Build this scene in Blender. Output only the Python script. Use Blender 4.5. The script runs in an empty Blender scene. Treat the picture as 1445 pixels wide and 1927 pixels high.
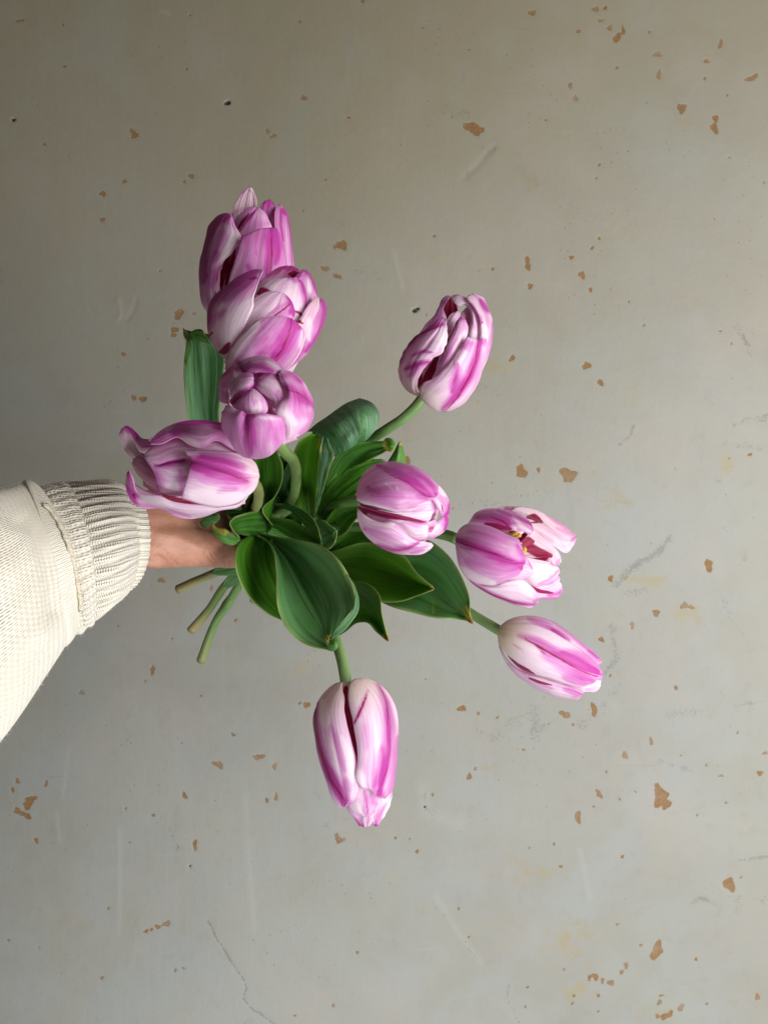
import bpy, math, random
import numpy as np
from mathutils import Vector

random.seed(7)
rng = np.random.default_rng(7)
C = bpy.context.scene.collection

# ------------------------------------------------------------------ camera
F = 1650.0                       # focal length in pixels of a 1445 x 1927 picture
CX, CY, H = 722.5, 963.5, 1.35
cam = bpy.data.cameras.new('camera')
cam.sensor_fit = 'HORIZONTAL'
cam.sensor_width = 36.0
cam.lens = 36.0 * F / 1445.0
cam.clip_start = 0.02
cam.clip_end = 50
camo = bpy.data.objects.new('camera', cam)
C.objects.link(camo)
camo.location = (0, 0, H)
camo.rotation_euler = (math.radians(90), 0, 0)
bpy.context.scene.camera = camo

# ------------------------------------------------------------------ light
world = bpy.data.worlds.new("World")
bpy.context.scene.world = world
world.use_nodes = True
bg = world.node_tree.nodes['Background']
bg.inputs['Color'].default_value = (1.0, 0.87, 0.68, 1)
bg.inputs['Strength'].default_value = 0.06

def area(name, loc, target, sx, sy, power, col):
    l = bpy.data.lights.new(name, 'AREA')
    l.shape = 'RECTANGLE'; l.size = sx; l.size_y = sy
    l.energy = power; l.color = col
    o = bpy.data.objects.new(name, l)
    o.location = loc
    d = Vector(target) - Vector(loc)
    o.rotation_euler = d.to_track_quat('-Z', 'Y').to_euler()
    C.objects.link(o)
area('window_light', (0.78, -0.10, H - 0.03), (0.50, 0.90, H + 0.02), 0.75, 0.85, 22.5, (0.99, 0.985, 0.97))
area('low_fill_light', (0.00, 0.0, H - 0.90), (0.22, 0.90, H - 0.84), 0.5, 0.5, 10, (0.92, 0.97, 1.0))  # added fill lamp, stands in for window light bounced up from below

sc = bpy.context.scene
sc.view_settings.view_transform = 'Standard'
sc.view_settings.look = 'None'
sc.view_settings.exposure = 0
sc.view_settings.gamma = 1

WALL_Y = 0.90

# ------------------------------------------------------------------ helpers
def P(x, y, d):
    x = np.asarray(x, float); y = np.asarray(y, float); d = np.asarray(d, float)
    return np.stack([(x - CX) / F * d, d + 0 * x, H + (CY - y) / F * d], -1)

def zt(ox, oy, s):
    return lambda pts: [(ox + p[0] / s, oy + p[1] / s) + tuple(p[2:]) for p in pts]

def resample(pts, n):
    p = np.array(pts, float)
    if len(p) == 2:
        t = np.linspace(0, 1, n)[:, None]
        return p[0] * (1 - t) + p[1] * t
    seg = np.linalg.norm(np.diff(p[:, :2], axis=0), axis=1) + 1e-3
    k = np.concatenate([[0], np.cumsum(seg)]); k /= k[-1]
    # finite-difference tangents (cubic hermite), monotone enough for outlines
    m = np.zeros_like(p)
    dk = np.diff(k)[:, None]; sl = np.diff(p, axis=0) / dk
    m[1:-1] = (sl[:-1] * dk[1:] + sl[1:] * dk[:-1]) / (dk[1:] + dk[:-1])
    m[0] = sl[0]; m[-1] = sl[-1]
    t = np.linspace(0, 1, n)
    i = np.clip(np.searchsorted(k, t, side='right') - 1, 0, len(p) - 2)
    h = (k[i + 1] - k[i]); s = ((t - k[i]) / h)[:, None]; h = h[:, None]
    return ((2*s**3 - 3*s**2 + 1) * p[i] + (s**3 - 2*s**2 + s) * h * m[i]
            + (-2*s**3 + 3*s**2) * p[i+1] + (s**3 - s**2) * h * m[i+1])

def grid_from_rails(rails, nu, nv):
    R = np.stack([resample(r, nv) for r in rails], 0)       # k, nv, c
    if len(R) == 2:
        t = np.linspace(0, 1, nu)[:, None, None]
        return R[0] * (1 - t) + R[1] * t
    k = np.linspace(0, 1, len(R))
    m = np.zeros_like(R); dk = k[1] - k[0]
    m[1:-1] = (R[2:] - R[:-2]) / (2 * dk)
    m[0] = (R[1] - R[0]) / dk; m[-1] = (R[-1] - R[-2]) / dk
    t = np.linspace(0, 1, nu)
    i = np.clip((t / dk).astype(int), 0, len(R) - 2)
    s = ((t - k[i]) / dk)[:, None, None]
    return ((2*s**3 - 3*s**2 + 1) * R[i] + (s**3 - 2*s**2 + s) * dk * m[i]
            + (-2*s**3 + 3*s**2) * R[i+1] + (s**3 - s**2) * dk * m[i+1])

def blur(a, it=1):
    for _ in range(it):
        b = np.pad(a, 1, mode='edge')
        a = (b[1:-1, 1:-1] * 2 + b[:-2, 1:-1] + b[2:, 1:-1] + b[1:-1, :-2] + b[1:-1, 2:]) / 6
    return a

def wav(U, V, amp, ku=3.0, kv=3.0, seed=0, n=7):
    r = np.random.default_rng(seed)
    o = np.zeros_like(U)
    for _ in range(n):
        a, b, c = r.normal(0, ku), r.normal(0, kv), r.uniform(0, 6.28)
        o += np.sin(a * U + b * V + c)
    return o * amp / n ** .5

def pdist(X, Y, pts):
    """distance of grid pixels to a polyline, and the position 0..1 along it"""
    best = np.full(X.shape, 1e9); at = np.zeros(X.shape)
    p = np.array([q[:2] for q in pts], float)
    L = np.concatenate([[0], np.cumsum(np.linalg.norm(np.diff(p, axis=0), axis=1))]); L /= max(L[-1], 1e-6)
    for a in range(len(p) - 1):
        d = p[a+1] - p[a]; q = (d**2).sum() + 1e-9
        t = np.clip(((X - p[a, 0]) * d[0] + (Y - p[a, 1]) * d[1]) / q, 0, 1)
        dd = np.hypot(X - p[a, 0] - t * d[0], Y - p[a, 1] - t * d[1])
        m = dd < best
        best = np.where(m, dd, best); at = np.where(m, L[a] + t * (L[a+1] - L[a]), at)
    return best, at

def ss(a, b, x):
    t = np.clip((x - a) / (b - a), 0, 1)
    return t * t * (3 - 2 * t)

def mesh_obj(name, verts, faces, mat, parent=None, uv=None, attr=None, smooth=True, mats=None, midx=None):
    me = bpy.data.meshes.new(name)
    verts = np.asarray(verts, np.float32).reshape(-1, 3)
    faces = np.asarray(faces, np.int32)
    me.vertices.add(len(verts)); me.vertices.foreach_set('co', verts.ravel())
    n, w = faces.shape
    me.loops.add(n * w); me.loops.foreach_set('vertex_index', faces.ravel())
    me.polygons.add(n)
    me.polygons.foreach_set('loop_start', np.arange(0, n * w, w, dtype=np.int32))
    if midx is not None: me.polygons.foreach_set('material_index', np.asarray(midx, np.int32))
    me.update(calc_edges=True)
    me.validate()
    if len(me.polygons) == n:
        me.polygons.foreach_set('use_smooth', np.full(n, smooth))
    if uv is not None and len(me.polygons) == n:
        l = me.uv_layers.new(name='UVMap')
        l.data.foreach_set('uv', np.asarray(uv, np.float32)[faces.ravel()].ravel())
    for an, av in (attr or {}).items():
        a = me.attributes.new(an, 'FLOAT_COLOR', 'POINT')
        a.data.foreach_set('color', np.asarray(av, np.float32).ravel())
    for m in (mats or [mat]): me.materials.append(m)
    o = bpy.data.objects.new(name, me)
    C.objects.link(o)
    if parent is not None:
        o.parent = parent
        o.matrix_parent_inverse = parent.matrix_basis.inverted()
    return o

def quads(nu, nv, off=0):
    i, j = np.meshgrid(np.arange(nu - 1), np.arange(nv - 1), indexing='ij')
    a = (i * nv + j).ravel() + off
    return np.stack([a, a + 1, a + nv + 1, a + nv], -1)

def sheet(name, G, mat, parent, uvs, mark, th=0.0005, mats=None):
    """G nu x nv x 3 : closed thin sheet of thickness th that thins out at its rim"""
    nu, nv = G.shape[:2]
    du = np.gradient(G, axis=0); dv = np.gradient(G, axis=1)
    N = np.cross(du, dv); N /= (np.linalg.norm(N, axis=-1, keepdims=True) + 1e-12)
    # sheets get a normal facing -Y (towards the room) first
    if (N[..., 1]).mean() > 0: N = -N; flip = True
    else: flip = False
    t = np.full((nu, nv), th / 2)
    t[0] = t[-1] = th * .12; t[:, 0] = th * .12; t[:, -1] = th * .12
    A = G + N * t[..., None]; B = G - N * t[..., None]
    V = np.concatenate([A.reshape(-1, 3), B.reshape(-1, 3)])
    q = quads(nu, nv)
    qa = q if not flip else q[:, ::-1]
    q2 = quads(nu, nv, nu * nv)
    qb = q2[:, ::-1] if not flip else q2
    ring = np.concatenate([np.arange(nv), nv * np.arange(1, nu) + nv - 1,
                           (nu - 1) * nv + np.arange(nv - 2, -1, -1), nv * np.arange(nu - 2, 0, -1)])
    r2 = np.roll(ring, -1); o = nu * nv
    qr = np.stack([ring, ring + o, r2 + o, r2], -1)
    if flip: qr = qr[:, ::-1]
    faces = np.concatenate([qa, qb, qr])
    midx = np.concatenate([np.zeros(len(qa)), np.ones(len(qb)) if mats else np.zeros(len(qb)), np.zeros(len(qr))])
    uv = np.concatenate([uvs.reshape(-1, 2)] * 2)
    mk = np.concatenate([mark.reshape(-1, 4)] * 2)
    return mesh_obj(name, V, faces, mat, parent, uv, {'mark': mk}, True, mats, midx)

def empty(name, loc, label=None, cat=None, group=None):
    o = bpy.data.objects.new(name, None); C.objects.link(o)
    o.location = loc
    o.empty_display_size = 0.02
    if label: o['label'] = label
    if cat: o['category'] = cat
    if group: o['group'] = group
    return o

# ------------------------------------------------------------------ materials
class NT:
    def __init__(s, name):
        s.m = bpy.data.materials.new(name); s.m.use_nodes = True
        s.t = s.m.node_tree; s.n = s.t.nodes; s.n.clear()
        s.out = s.n.new('ShaderNodeOutputMaterial')
    def link(s, a, b): s.t.links.new(a, b)
    def set(s, inp, v):
        if hasattr(v, 'is_linked') or isinstance(v, bpy.types.NodeSocket): s.link(v, inp)
        else:
            try: inp.default_value = v
            except Exception: inp.default_value = tuple(v) + (1,)
    def math(s, op, a, b=0.0, c=None, clamp=False):
        n = s.n.new('ShaderNodeMath'); n.operation = op; n.use_clamp = clamp
        s.set(n.inputs[0], a); s.set(n.inputs[1], b)
        if c is not None: s.set(n.inputs[2], c)
        return n.outputs[0]
    def mix(s, f, a, b):
        n = s.n.new('ShaderNodeMix'); n.data_type = 'RGBA'; n.clamp_factor = True
        s.set(n.inputs[0], f); s.set(n.inputs[6], a); s.set(n.inputs[7], b)
        return n.outputs[2]
    def noise(s, vec, scale, detail=4, rough=.5, dist=0.0):
        n = s.n.new('ShaderNodeTexNoise')
        s.set(n.inputs['Vector'], vec); n.inputs['Scale'].default_value = scale
        n.inputs['Detail'].default_value = detail; n.inputs['Roughness'].default_value = rough
        n.inputs['Distortion'].default_value = dist
        return n.outputs['Fac']
    def mapping(s, vec, scale=(1, 1, 1), loc=(0, 0, 0), rot=(0, 0, 0)):
        n = s.n.new('ShaderNodeMapping'); s.link(vec, n.inputs[0])
        n.inputs['Scale'].default_value = scale; n.inputs['Location'].default_value = loc
        n.inputs['Rotation'].default_value = rot
        return n.outputs[0]
    def smooth(s, x, a, b, lo=0.0, hi=1.0):
        n = s.n.new('ShaderNodeMapRange'); n.interpolation_type = 'SMOOTHSTEP'
        s.set(n.inputs[0], x); n.inputs[1].default_value = a; n.inputs[2].default_value = b
        n.inputs[3].default_value = lo; n.inputs[4].default_value = hi
        return n.outputs[0]
    def uv(s): return s.n.new('ShaderNodeTexCoord').outputs['UV']
    def obj(s): return s.n.new('ShaderNodeTexCoord').outputs['Object']
    def mark(s, name='mark'):
        a = s.n.new('ShaderNodeAttribute'); a.attribute_name = name
        x = s.n.new('ShaderNodeSeparateColor'); s.link(a.outputs['Color'], x.inputs[0])
        return x.outputs[0], x.outputs[1], x.outputs[2], a.outputs['Alpha']
    def bump(s, h, dist, strength=1.0, nrm=None):
        b = s.n.new('ShaderNodeBump'); s.set(b.inputs['Height'], h)
        b.inputs['Distance'].default_value = dist; b.inputs['Strength'].default_value = strength
        if nrm is not None: s.link(nrm, b.inputs['Normal'])
        return b.outputs[0]
    def principled(s, **k):
        p = s.n.new('ShaderNodeBsdfPrincipled')
        for a, v in k.items():
            s.set(p.inputs[a.replace('_', ' ')], v)
        return p
    def geo_random(s):
        return s.n.new('ShaderNodeObjectInfo').outputs['Random']

def col(*c): return tuple(c) + (1,)

def petal_material(name, pale, lilac, vivid, inner):
    t = NT(name)
    tint, dark, cream, var = t.mark()
    uv = t.uv(); rnd = t.geo_random()
    comb = t.n.new('ShaderNodeCombineXYZ'); t.link(rnd, comb.inputs[2])
    va = t.n.new('ShaderNodeVectorMath'); va.operation = 'MULTIPLY_ADD'
    t.link(comb.outputs[0], va.inputs[0]); va.inputs[1].default_value = (37, 37, 37); t.link(uv, va.inputs[2])
    fine = t.noise(t.mapping(va.outputs[0], (70, 3.0, 1)), 1.0, 4, .6)
    mid = t.noise(t.mapping(va.outputs[0], (11, 1.6, 1)), 1.0, 4, .55, .6)
    blot = t.noise(t.mapping(va.outputs[0], (3.5, 2.6, 1)), 1.0, 3, .5, .4)
    # pigment lies in streaks along the petal
    a = t.math('ADD', t.math('ADD', tint, .12), t.math('MULTIPLY', t.math('SUBTRACT', mid, .5), .75))
    a = t.math('ADD', a, t.math('MULTIPLY', t.math('SUBTRACT', blot, .5), .40))
    a = t.math('ADD', a, t.math('MULTIPLY', t.math('SUBTRACT', fine, .5), .62))
    f1 = t.smooth(a, .02, .62)
    f2 = t.smooth(a, .55, 1.15)
    c = t.mix(f1, pale, lilac)
    c = t.mix(f2, c, vivid)
    c = t.mix(t.math('MULTIPLY', cream, .85), c, col(.80, .74, .47))
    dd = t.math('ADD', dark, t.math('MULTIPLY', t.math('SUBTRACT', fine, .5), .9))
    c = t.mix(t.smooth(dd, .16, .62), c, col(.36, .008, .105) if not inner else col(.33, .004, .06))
    h = t.math('ADD', t.math('MULTIPLY', fine, .5), t.math('MULTIPLY', mid, 1.0))
    nb = t.bump(h, .00045, .7)
    p = t.principled(Base_Color=c, Roughness=.42, Normal=nb)
    p.inputs['Specular IOR Level'].default_value = .35
    p.inputs['Sheen Weight'].default_value = .12
    tr = t.n.new('ShaderNodeBsdfTranslucent'); t.link(c, tr.inputs[0]); t.link(nb, tr.inputs['Normal'])
    ms = t.n.new('ShaderNodeMixShader'); ms.inputs[0].default_value = .36
    t.link(p.outputs[0], ms.inputs[1]); t.link(tr.outputs[0], ms.inputs[2])
    t.link(ms.outputs[0], t.out.inputs[0])
    return t.m

M_PET = petal_material('petal_outside', col(.93, .78, .88), col(.74, .30, .64), col(.55, .058, .39), False)
M_PIN = petal_material('petal_inside', col(.92, .74, .80), col(.76, .38, .60), col(.52, .05, .30), True)

def leaf_material():
    t = NT('tulip_leaf')
    bloom, yellow, rim, bright = t.mark()
    uv = t.uv(); rnd = t.geo_random()
    comb = t.n.new('ShaderNodeCombineXYZ'); t.link(rnd, comb.inputs[2])
    va = t.n.new('ShaderNodeVectorMath'); va.operation = 'MULTIPLY_ADD'
    t.link(comb.outputs[0], va.inputs[0]); va.inputs[1].default_value = (37, 37, 37); t.link(uv, va.inputs[2])
    vein = t.noise(t.mapping(va.outputs[0], (34, 1.1, 1)), 1.0, 3, .6, .15)
    wide = t.noise(t.mapping(va.outputs[0], (7, .9, 1)), 1.0, 3, .5, .6)
    blot = t.noise(t.mapping(va.outputs[0], (3.5, 3.5, 1)), 1.0, 5, .6)
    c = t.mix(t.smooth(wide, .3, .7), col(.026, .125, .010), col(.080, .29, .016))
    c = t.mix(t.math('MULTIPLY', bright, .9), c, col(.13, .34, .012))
    bl = t.math('MULTIPLY', bloom, t.smooth(t.math('ADD', t.math('MULTIPLY', wide, .6), t.math('MULTIPLY', blot, .5)), .36, .62, .15, 1.0))
    c = t.mix(bl, c, col(.16, .33, .18))
    c = t.mix(t.smooth(vein, .5, .72, 0, .5), c, col(.010, .045, .012))
    c = t.mix(t.math('MULTIPLY', rim, .75), c, col(.42, .52, .16))
    ye = t.math('ADD', yellow, t.math('MULTIPLY', t.math('SUBTRACT', blot, .5), t.math('MULTIPLY', yellow, 1.2)))
    c = t.mix(t.smooth(ye, .15, .6), c, col(.50, .44, .07))
    c = t.mix(t.smooth(ye, .78, 1.1), c, col(.42, .20, .08))
    h = t.math('ADD', t.math('MULTIPLY', vein, 1.0), t.math('MULTIPLY', wide, 3.0))
    nb = t.bump(h, .0010, .7)
    p = t.principled(Base_Color=c, Roughness=t.smooth(blot, .3, .7, .34, .5), Normal=nb)
    p.inputs['Specular IOR Level'].default_value = .45
    tr = t.n.new('ShaderNodeBsdfTranslucent')
    hs = t.mix(.5, c, col(.20, .52, .01)); t.link(hs, tr.inputs[0]); t.link(nb, tr.inputs['Normal'])
    ms = t.n.new('ShaderNodeMixShader'); ms.inputs[0].default_value = .28
    t.link(p.outputs[0], ms.inputs[1]); t.link(tr.outputs[0], ms.inputs[2])
    t.link(ms.outputs[0], t.out.inputs[0])
    return t.m
M_LEAF = leaf_material()

def stem_material():
    t = NT('tulip_stem')
    a, b, c_, d_ = t.mark()                 # a: dry/brown end, b: pale, c: blemish
    o = t.obj(); uv = t.uv()
    n = t.noise(t.mapping(uv, (6, 9, 1)), 1.0, 5, .6)
    st = t.noise(t.mapping(uv, (26, 2, 1)), 1.0, 3, .6)
    c = t.mix(t.smooth(st, .3, .7), col(.075, .17, .035), col(.13, .25, .065))
    c = t.mix(b, c, col(.24, .38, .15))
    c = t.mix(a, c, col(.40, .33, .15))
    c = t.mix(t.math('MULTIPLY', t.smooth(n, .62, .72), t.math('ADD', c_, .12)), c, col(.12, .06, .02))
    nb = t.bump(t.math('ADD', n, t.math('MULTIPLY', st, .6)), .0005, .5)
    p = t.principled(Base_Color=c, Roughness=.45, Normal=nb)
    p.inputs['Subsurface Weight'].default_value = .1
    p.inputs['Subsurface Scale'].default_value = .002
    t.link(p.outputs[0], t.out.inputs[0])
    return t.m
M_STEM = stem_material()

def skin_material():
    t = NT('skin')
    cr, red, _, _ = t.mark()
    o = t.obj()
    a = t.noise(o, 45, 5, .6); b = t.noise(o, 420, 3, .6); v = t.noise(t.mapping(o, (1, 1, 1)), 130, 4, .6)
    c = t.mix(t.smooth(a, .3, .7), col(.38, .165, .105), col(.48, .24, .16))
    c = t.mix(t.smooth(v, .45, .75, 0, .35), c, col(.50, .28, .19))
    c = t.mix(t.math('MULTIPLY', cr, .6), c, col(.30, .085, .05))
    c = t.mix(t.math('MULTIPLY', red, .6), c, col(.52, .17, .12))
    vo = t.n.new('ShaderNodeTexVoronoi'); t.link(o, vo.inputs['Vector']); vo.inputs['Scale'].default_value = 650
    nb = t.bump(t.math('ADD', vo.outputs['Distance'], b), .0003, .45)
    p = t.principled(Base_Color=c, Roughness=.5, Normal=nb)
    p.inputs['Subsurface Weight'].default_value = .25
    p.inputs['Subsurface Scale'].default_value = .006
    p.inputs['Subsurface Radius'].default_value = (1, .35, .2)
    t.link(p.outputs[0], t.out.inputs[0])
    return t.m
M_SKIN = skin_material()

def knit_material(name, ribbed):
    """UV in metres: u along the arm, v around it"""
    t = NT(name)
    groove, dirt, _, _ = t.mark()
    uv = t.uv(); sx = t.n.new('ShaderNodeSeparateXYZ'); t.link(uv, sx.inputs[0])
    u, v = sx.outputs[0], sx.outputs[1]
    wob = t.noise(uv, 90, 3, .6)
    wv = t.math('MULTIPLY', t.math('SUBTRACT', wob, .5), 1.6)
    per_v, per_u = (.0026, .0030) if not ribbed else (.0026, .0016)
    # columns of V shaped stitches
    pv = t.math('ADD', t.math('DIVIDE', v, per_v), t.math('MULTIPLY', wv, .35))
    fv = t.math('ABSOLUTE', t.math('SUBTRACT', t.math('FRACT', pv), .5))
    pu = t.math('ADD', t.math('ADD', t.math('DIVIDE', u, per_u), t.math('MULTIPLY', fv, 1.1)), t.math('MULTIPLY', wv, .4))
    su = t.math('SINE', t.math('MULTIPLY', pu, 6.2832))
    cv = t.math('COSINE', t.math('MULTIPLY', fv, 12.566))     # two lobes per column
    h = t.math('ADD', t.math('MULTIPLY', cv, -.5), t.math('MULTIPLY', su, .38))
    fib = t.noise(uv, 2600, 3, .7)
    big = t.noise(uv, 22, 4, .6)
    h2 = t.math('ADD', h, t.math('MULTIPLY', fib, .7))
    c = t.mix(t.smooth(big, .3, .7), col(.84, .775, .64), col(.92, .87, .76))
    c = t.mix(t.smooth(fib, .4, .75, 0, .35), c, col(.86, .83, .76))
    c = t.mix(t.smooth(t.math('ADD', h, t.math('MULTIPLY', wob, .8)), -.6, .1, .30, 0), c, col(.44, .37, .26))  # shade between the stitches, painted into the colour
    c = t.mix(t.math('MULTIPLY', groove, .55), c, col(.34, .29, .20))  # rib grooves darkened in the colour, in place of shade
    nb = t.bump(h2, .0006 if not ribbed else .0009, .8)
    p = t.principled(Base_Color=c, Roughness=.95, Normal=nb)
    p.inputs['Specular IOR Level'].default_value = .1
    p.inputs['Sheen Weight'].default_value = .35
    t.link(p.outputs[0], t.out.inputs[0])
    return t.m
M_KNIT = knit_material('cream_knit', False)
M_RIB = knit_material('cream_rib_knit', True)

def plain(name, c, rough=.6):
    t = NT(name)
    n = t.noise(t.obj(), 900, 3, .6)
    cc = t.mix(t.smooth(n, .3, .7), col(*[q * .8 for q in c]), col(*[min(1, q * 1.15) for q in c]))
    p = t.principled(Base_Color=cc, Roughness=rough); t.link(p.outputs[0], t.out.inputs[0]); return t.m
M_ANTHER = plain('anther', (.62, .40, .06))
M_DRY = plain('dry_sheath', (.42, .22, .10))
M_FIBRE = plain('wool_fibre', (.82, .77, .66), .95)
M_SEAM = plain('seam_yarn', (.66, .59, .46), .95)

def wall_material():
    t = NT('old_plaster_paint')
    chip, stain, scuff, pit = t.mark()
    crack, ridge, warm, pale = t.mark('mark2')
    o = t.obj()
    n1 = t.noise(o, 3.2, 5, .55, .3); n2 = t.noise(o, 11, 6, .6, .4); n3 = t.noise(o, 60, 5, .65)
    n4 = t.noise(o, 380, 4, .65); n5 = t.noise(o, 1500, 3, .6)
    brush = t.noise(t.mapping(o, (85, 1, 7), rot=(0, math.radians(9), 0)), 1.0, 5, .6, .5)
    c = t.mix(t.smooth(n1, .3, .7), col(0.234, 0.224, 0.193), col(0.271, 0.266, 0.241))
    c = t.mix(t.smooth(n2, .42, .66, 0, .65), c, col(0.254, 0.261, 0.251))
    c = t.mix(t.smooth(n3, .5, .78, 0, .38), c, col(0.211, 0.197, 0.166))
    c = t.mix(t.smooth(brush, .6, .9, 0, .18), c, col(0.217, 0.211, 0.193))
    c = t.mix(t.math('MULTIPLY', warm, .9), c, col(0.244, 0.211, 0.136))
    c = t.mix(t.math('MULTIPLY', pale, .6), c, col(0.339, 0.332, 0.312))
    # thin yellow wear where the coat below shows through
    st = t.math('ADD', stain, t.math('ADD', t.math('MULTIPLY', t.math('SUBTRACT', n3, .5), 1.7), t.math('MULTIPLY', t.math('SUBTRACT', n4, .5), 1.2)))
    c = t.mix(t.math('MULTIPLY', t.smooth(st, .45, .80), t.smooth(stain, .02, .4, 0, .55)), c, col(0.271, 0.221, 0.112))
    su = t.math('ADD', scuff, t.math('ADD', t.math('MULTIPLY', t.math('SUBTRACT', n4, .5), 1.5), t.math('MULTIPLY', t.math('SUBTRACT', n3, .5), 1.2)))
    c = t.mix(t.math('MULTIPLY', t.smooth(su, .3, .8), t.smooth(scuff, .03, .25, 0, .62)), c, col(0.129, 0.129, 0.125))
    # hair scratches and rubbed smears
    for k, (rot, sc_, lo) in enumerate(((25, (9, 1, 300), .70), (-62, (7, 1, 260), .71), (80, (5, 1, 220), .70))):
        q = t.noise(t.mapping(o, sc_, rot=(0, math.radians(rot), 0), loc=(k * 3.1, 0, k)), 1.0, 2, .5)
        gate = t.noise(o, 6 + 2 * k, 3, .6)
        c = t.mix(t.math('MULTIPLY', t.smooth(q, lo, lo + .05), t.smooth(gate, .52, .66, 0, .30)), c, col(0.174, 0.165, 0.144) if k != 1 else col(0.365, 0.357, 0.331))
    sm = t.noise(t.mapping(o, (30, 1, 12), rot=(0, math.radians(30), 0)), 1.0, 5, .65, .8)
    c = t.mix(t.smooth(sm, .60, .72, 0, .22), c, col(0.187, 0.191, 0.178))
    wy = t.noise(o, 7.5, 6, .7, .5)
    wg = t.noise(t.mapping(o, (1, 1, 1), loc=(7, 0, 3)), 140, 5, .7)
    c = t.mix(t.math('MULTIPLY', t.smooth(wy, .52, .68, 0, .45), t.smooth(wg, .46, .60)), c, col(.285, .250, .165))
    hue = t.noise(t.mapping(o, (1, 1, 1), loc=(2, 0, 9)), 9, 4, .55)
    c = t.mix(t.smooth(hue, .5, .7, 0, .30), c, col(.300, .268, .235))
    c = t.mix(t.smooth(hue, .5, .3, 0, .30), c, col(.262, .272, .235))
    for (scl, thr, amt, dk) in ((150, .90, .40, col(.10, .075, .045)), (75, .86, .30, col(.14, .13, .115))):
        vv = t.n.new('ShaderNodeTexVoronoi'); t.link(t.mapping(o, (1, 1, .8), loc=(scl, 0, 1)), vv.inputs['Vector']); vv.inputs['Scale'].default_value = scl
        sc2 = t.n.new('ShaderNodeSeparateColor'); t.link(vv.outputs['Color'], sc2.inputs[0])
        dd2 = t.math('ADD', vv.outputs['Distance'], t.math('MULTIPLY', n5, .22))
        mm = t.math('MULTIPLY', t.smooth(dd2, .26, .20), t.smooth(sc2.outputs[1], thr, thr + .02))
        mm = t.math('MULTIPLY', mm, t.smooth(t.noise(o, 8, 3), .42, .60))
        c = t.mix(t.math('MULTIPLY', mm, amt), c, dk)
    # random tiny specks of the coat below
    v = t.n.new('ShaderNodeTexVoronoi'); t.link(o, v.inputs['Vector']); v.inputs['Scale'].default_value = 42
    rr = t.math('ADD', v.outputs['Distance'], t.math('MULTIPLY', n4, .10))
    sep = t.n.new('ShaderNodeSeparateColor'); t.link(v.outputs['Color'], sep.inputs[0])
    sp = t.math('MULTIPLY', t.smooth(rr, .085, .105, 1, 0), t.smooth(sep.outputs[0], .80, .82))
    c = t.mix(t.math('MULTIPLY', sp, .45), c, col(0.204, 0.150, 0.088))
    # flaked chips: edge sharpened here, ragged by fine noise
    ch = t.math('ADD', chip, t.math('ADD', t.math('MULTIPLY', t.math('SUBTRACT', n4, .5), .55), t.math('MULTIPLY', t.math('SUBTRACT', n5, .5), .25)))
    cf = t.smooth(ch, .47, .66)
    bc = t.mix(t.smooth(t.math('ADD', t.math('MULTIPLY', n4, .6), t.math('MULTIPLY', n5, .4)), .38, .62), col(0.170, 0.091, 0.036), col(0.231, 0.132, 0.054))
    c = t.mix(t.smooth(ch, .36, .50, 0, .12), c, col(0.298, 0.291, 0.264))
    c = t.mix(t.math('MULTIPLY', cf, t.smooth(t.math('ADD', t.math('MULTIPLY', n3, .5), t.math('MULTIPLY', t.noise(o, 23, 2), .5)), .36, .56, .60, 1.0)), c, bc)
    cr = t.math('ADD', t.math('MULTIPLY', crack, t.smooth(n3, .3, .6, .55, 1.0)), t.math('MULTIPLY', t.math('SUBTRACT', n4, .5), 1.1))
    c = t.mix(t.smooth(cr, .45, .8, 0, .5), c, col(0.136, 0.122, 0.102))
    c = t.mix(t.smooth(pit, .45, .6, 0, 1), c, col(0.020, 0.019, 0.017))
    h = t.math('ADD', t.math('MULTIPLY', n3, 1.2), t.math('ADD', t.math('MULTIPLY', n4, .25), t.math('MULTIPLY', brush, .45)))
    h = t.math('SUBTRACT', h, t.math('MULTIPLY', cf, .8))
    h = t.math('SUBTRACT', h, t.math('MULTIPLY', t.smooth(cr, .4, .8), .6))
    nb = t.bump(h, .0007, .55)
    p = t.principled(Base_Color=c, Roughness=t.math('ADD', .58, t.math('MULTIPLY', cf, .25)), Normal=nb)
    p.inputs['Specular IOR Level'].default_value = .3
    t.link(p.outputs[0], t.out.inputs[0])
    return t.m
M_WALL = wall_material()

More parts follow.
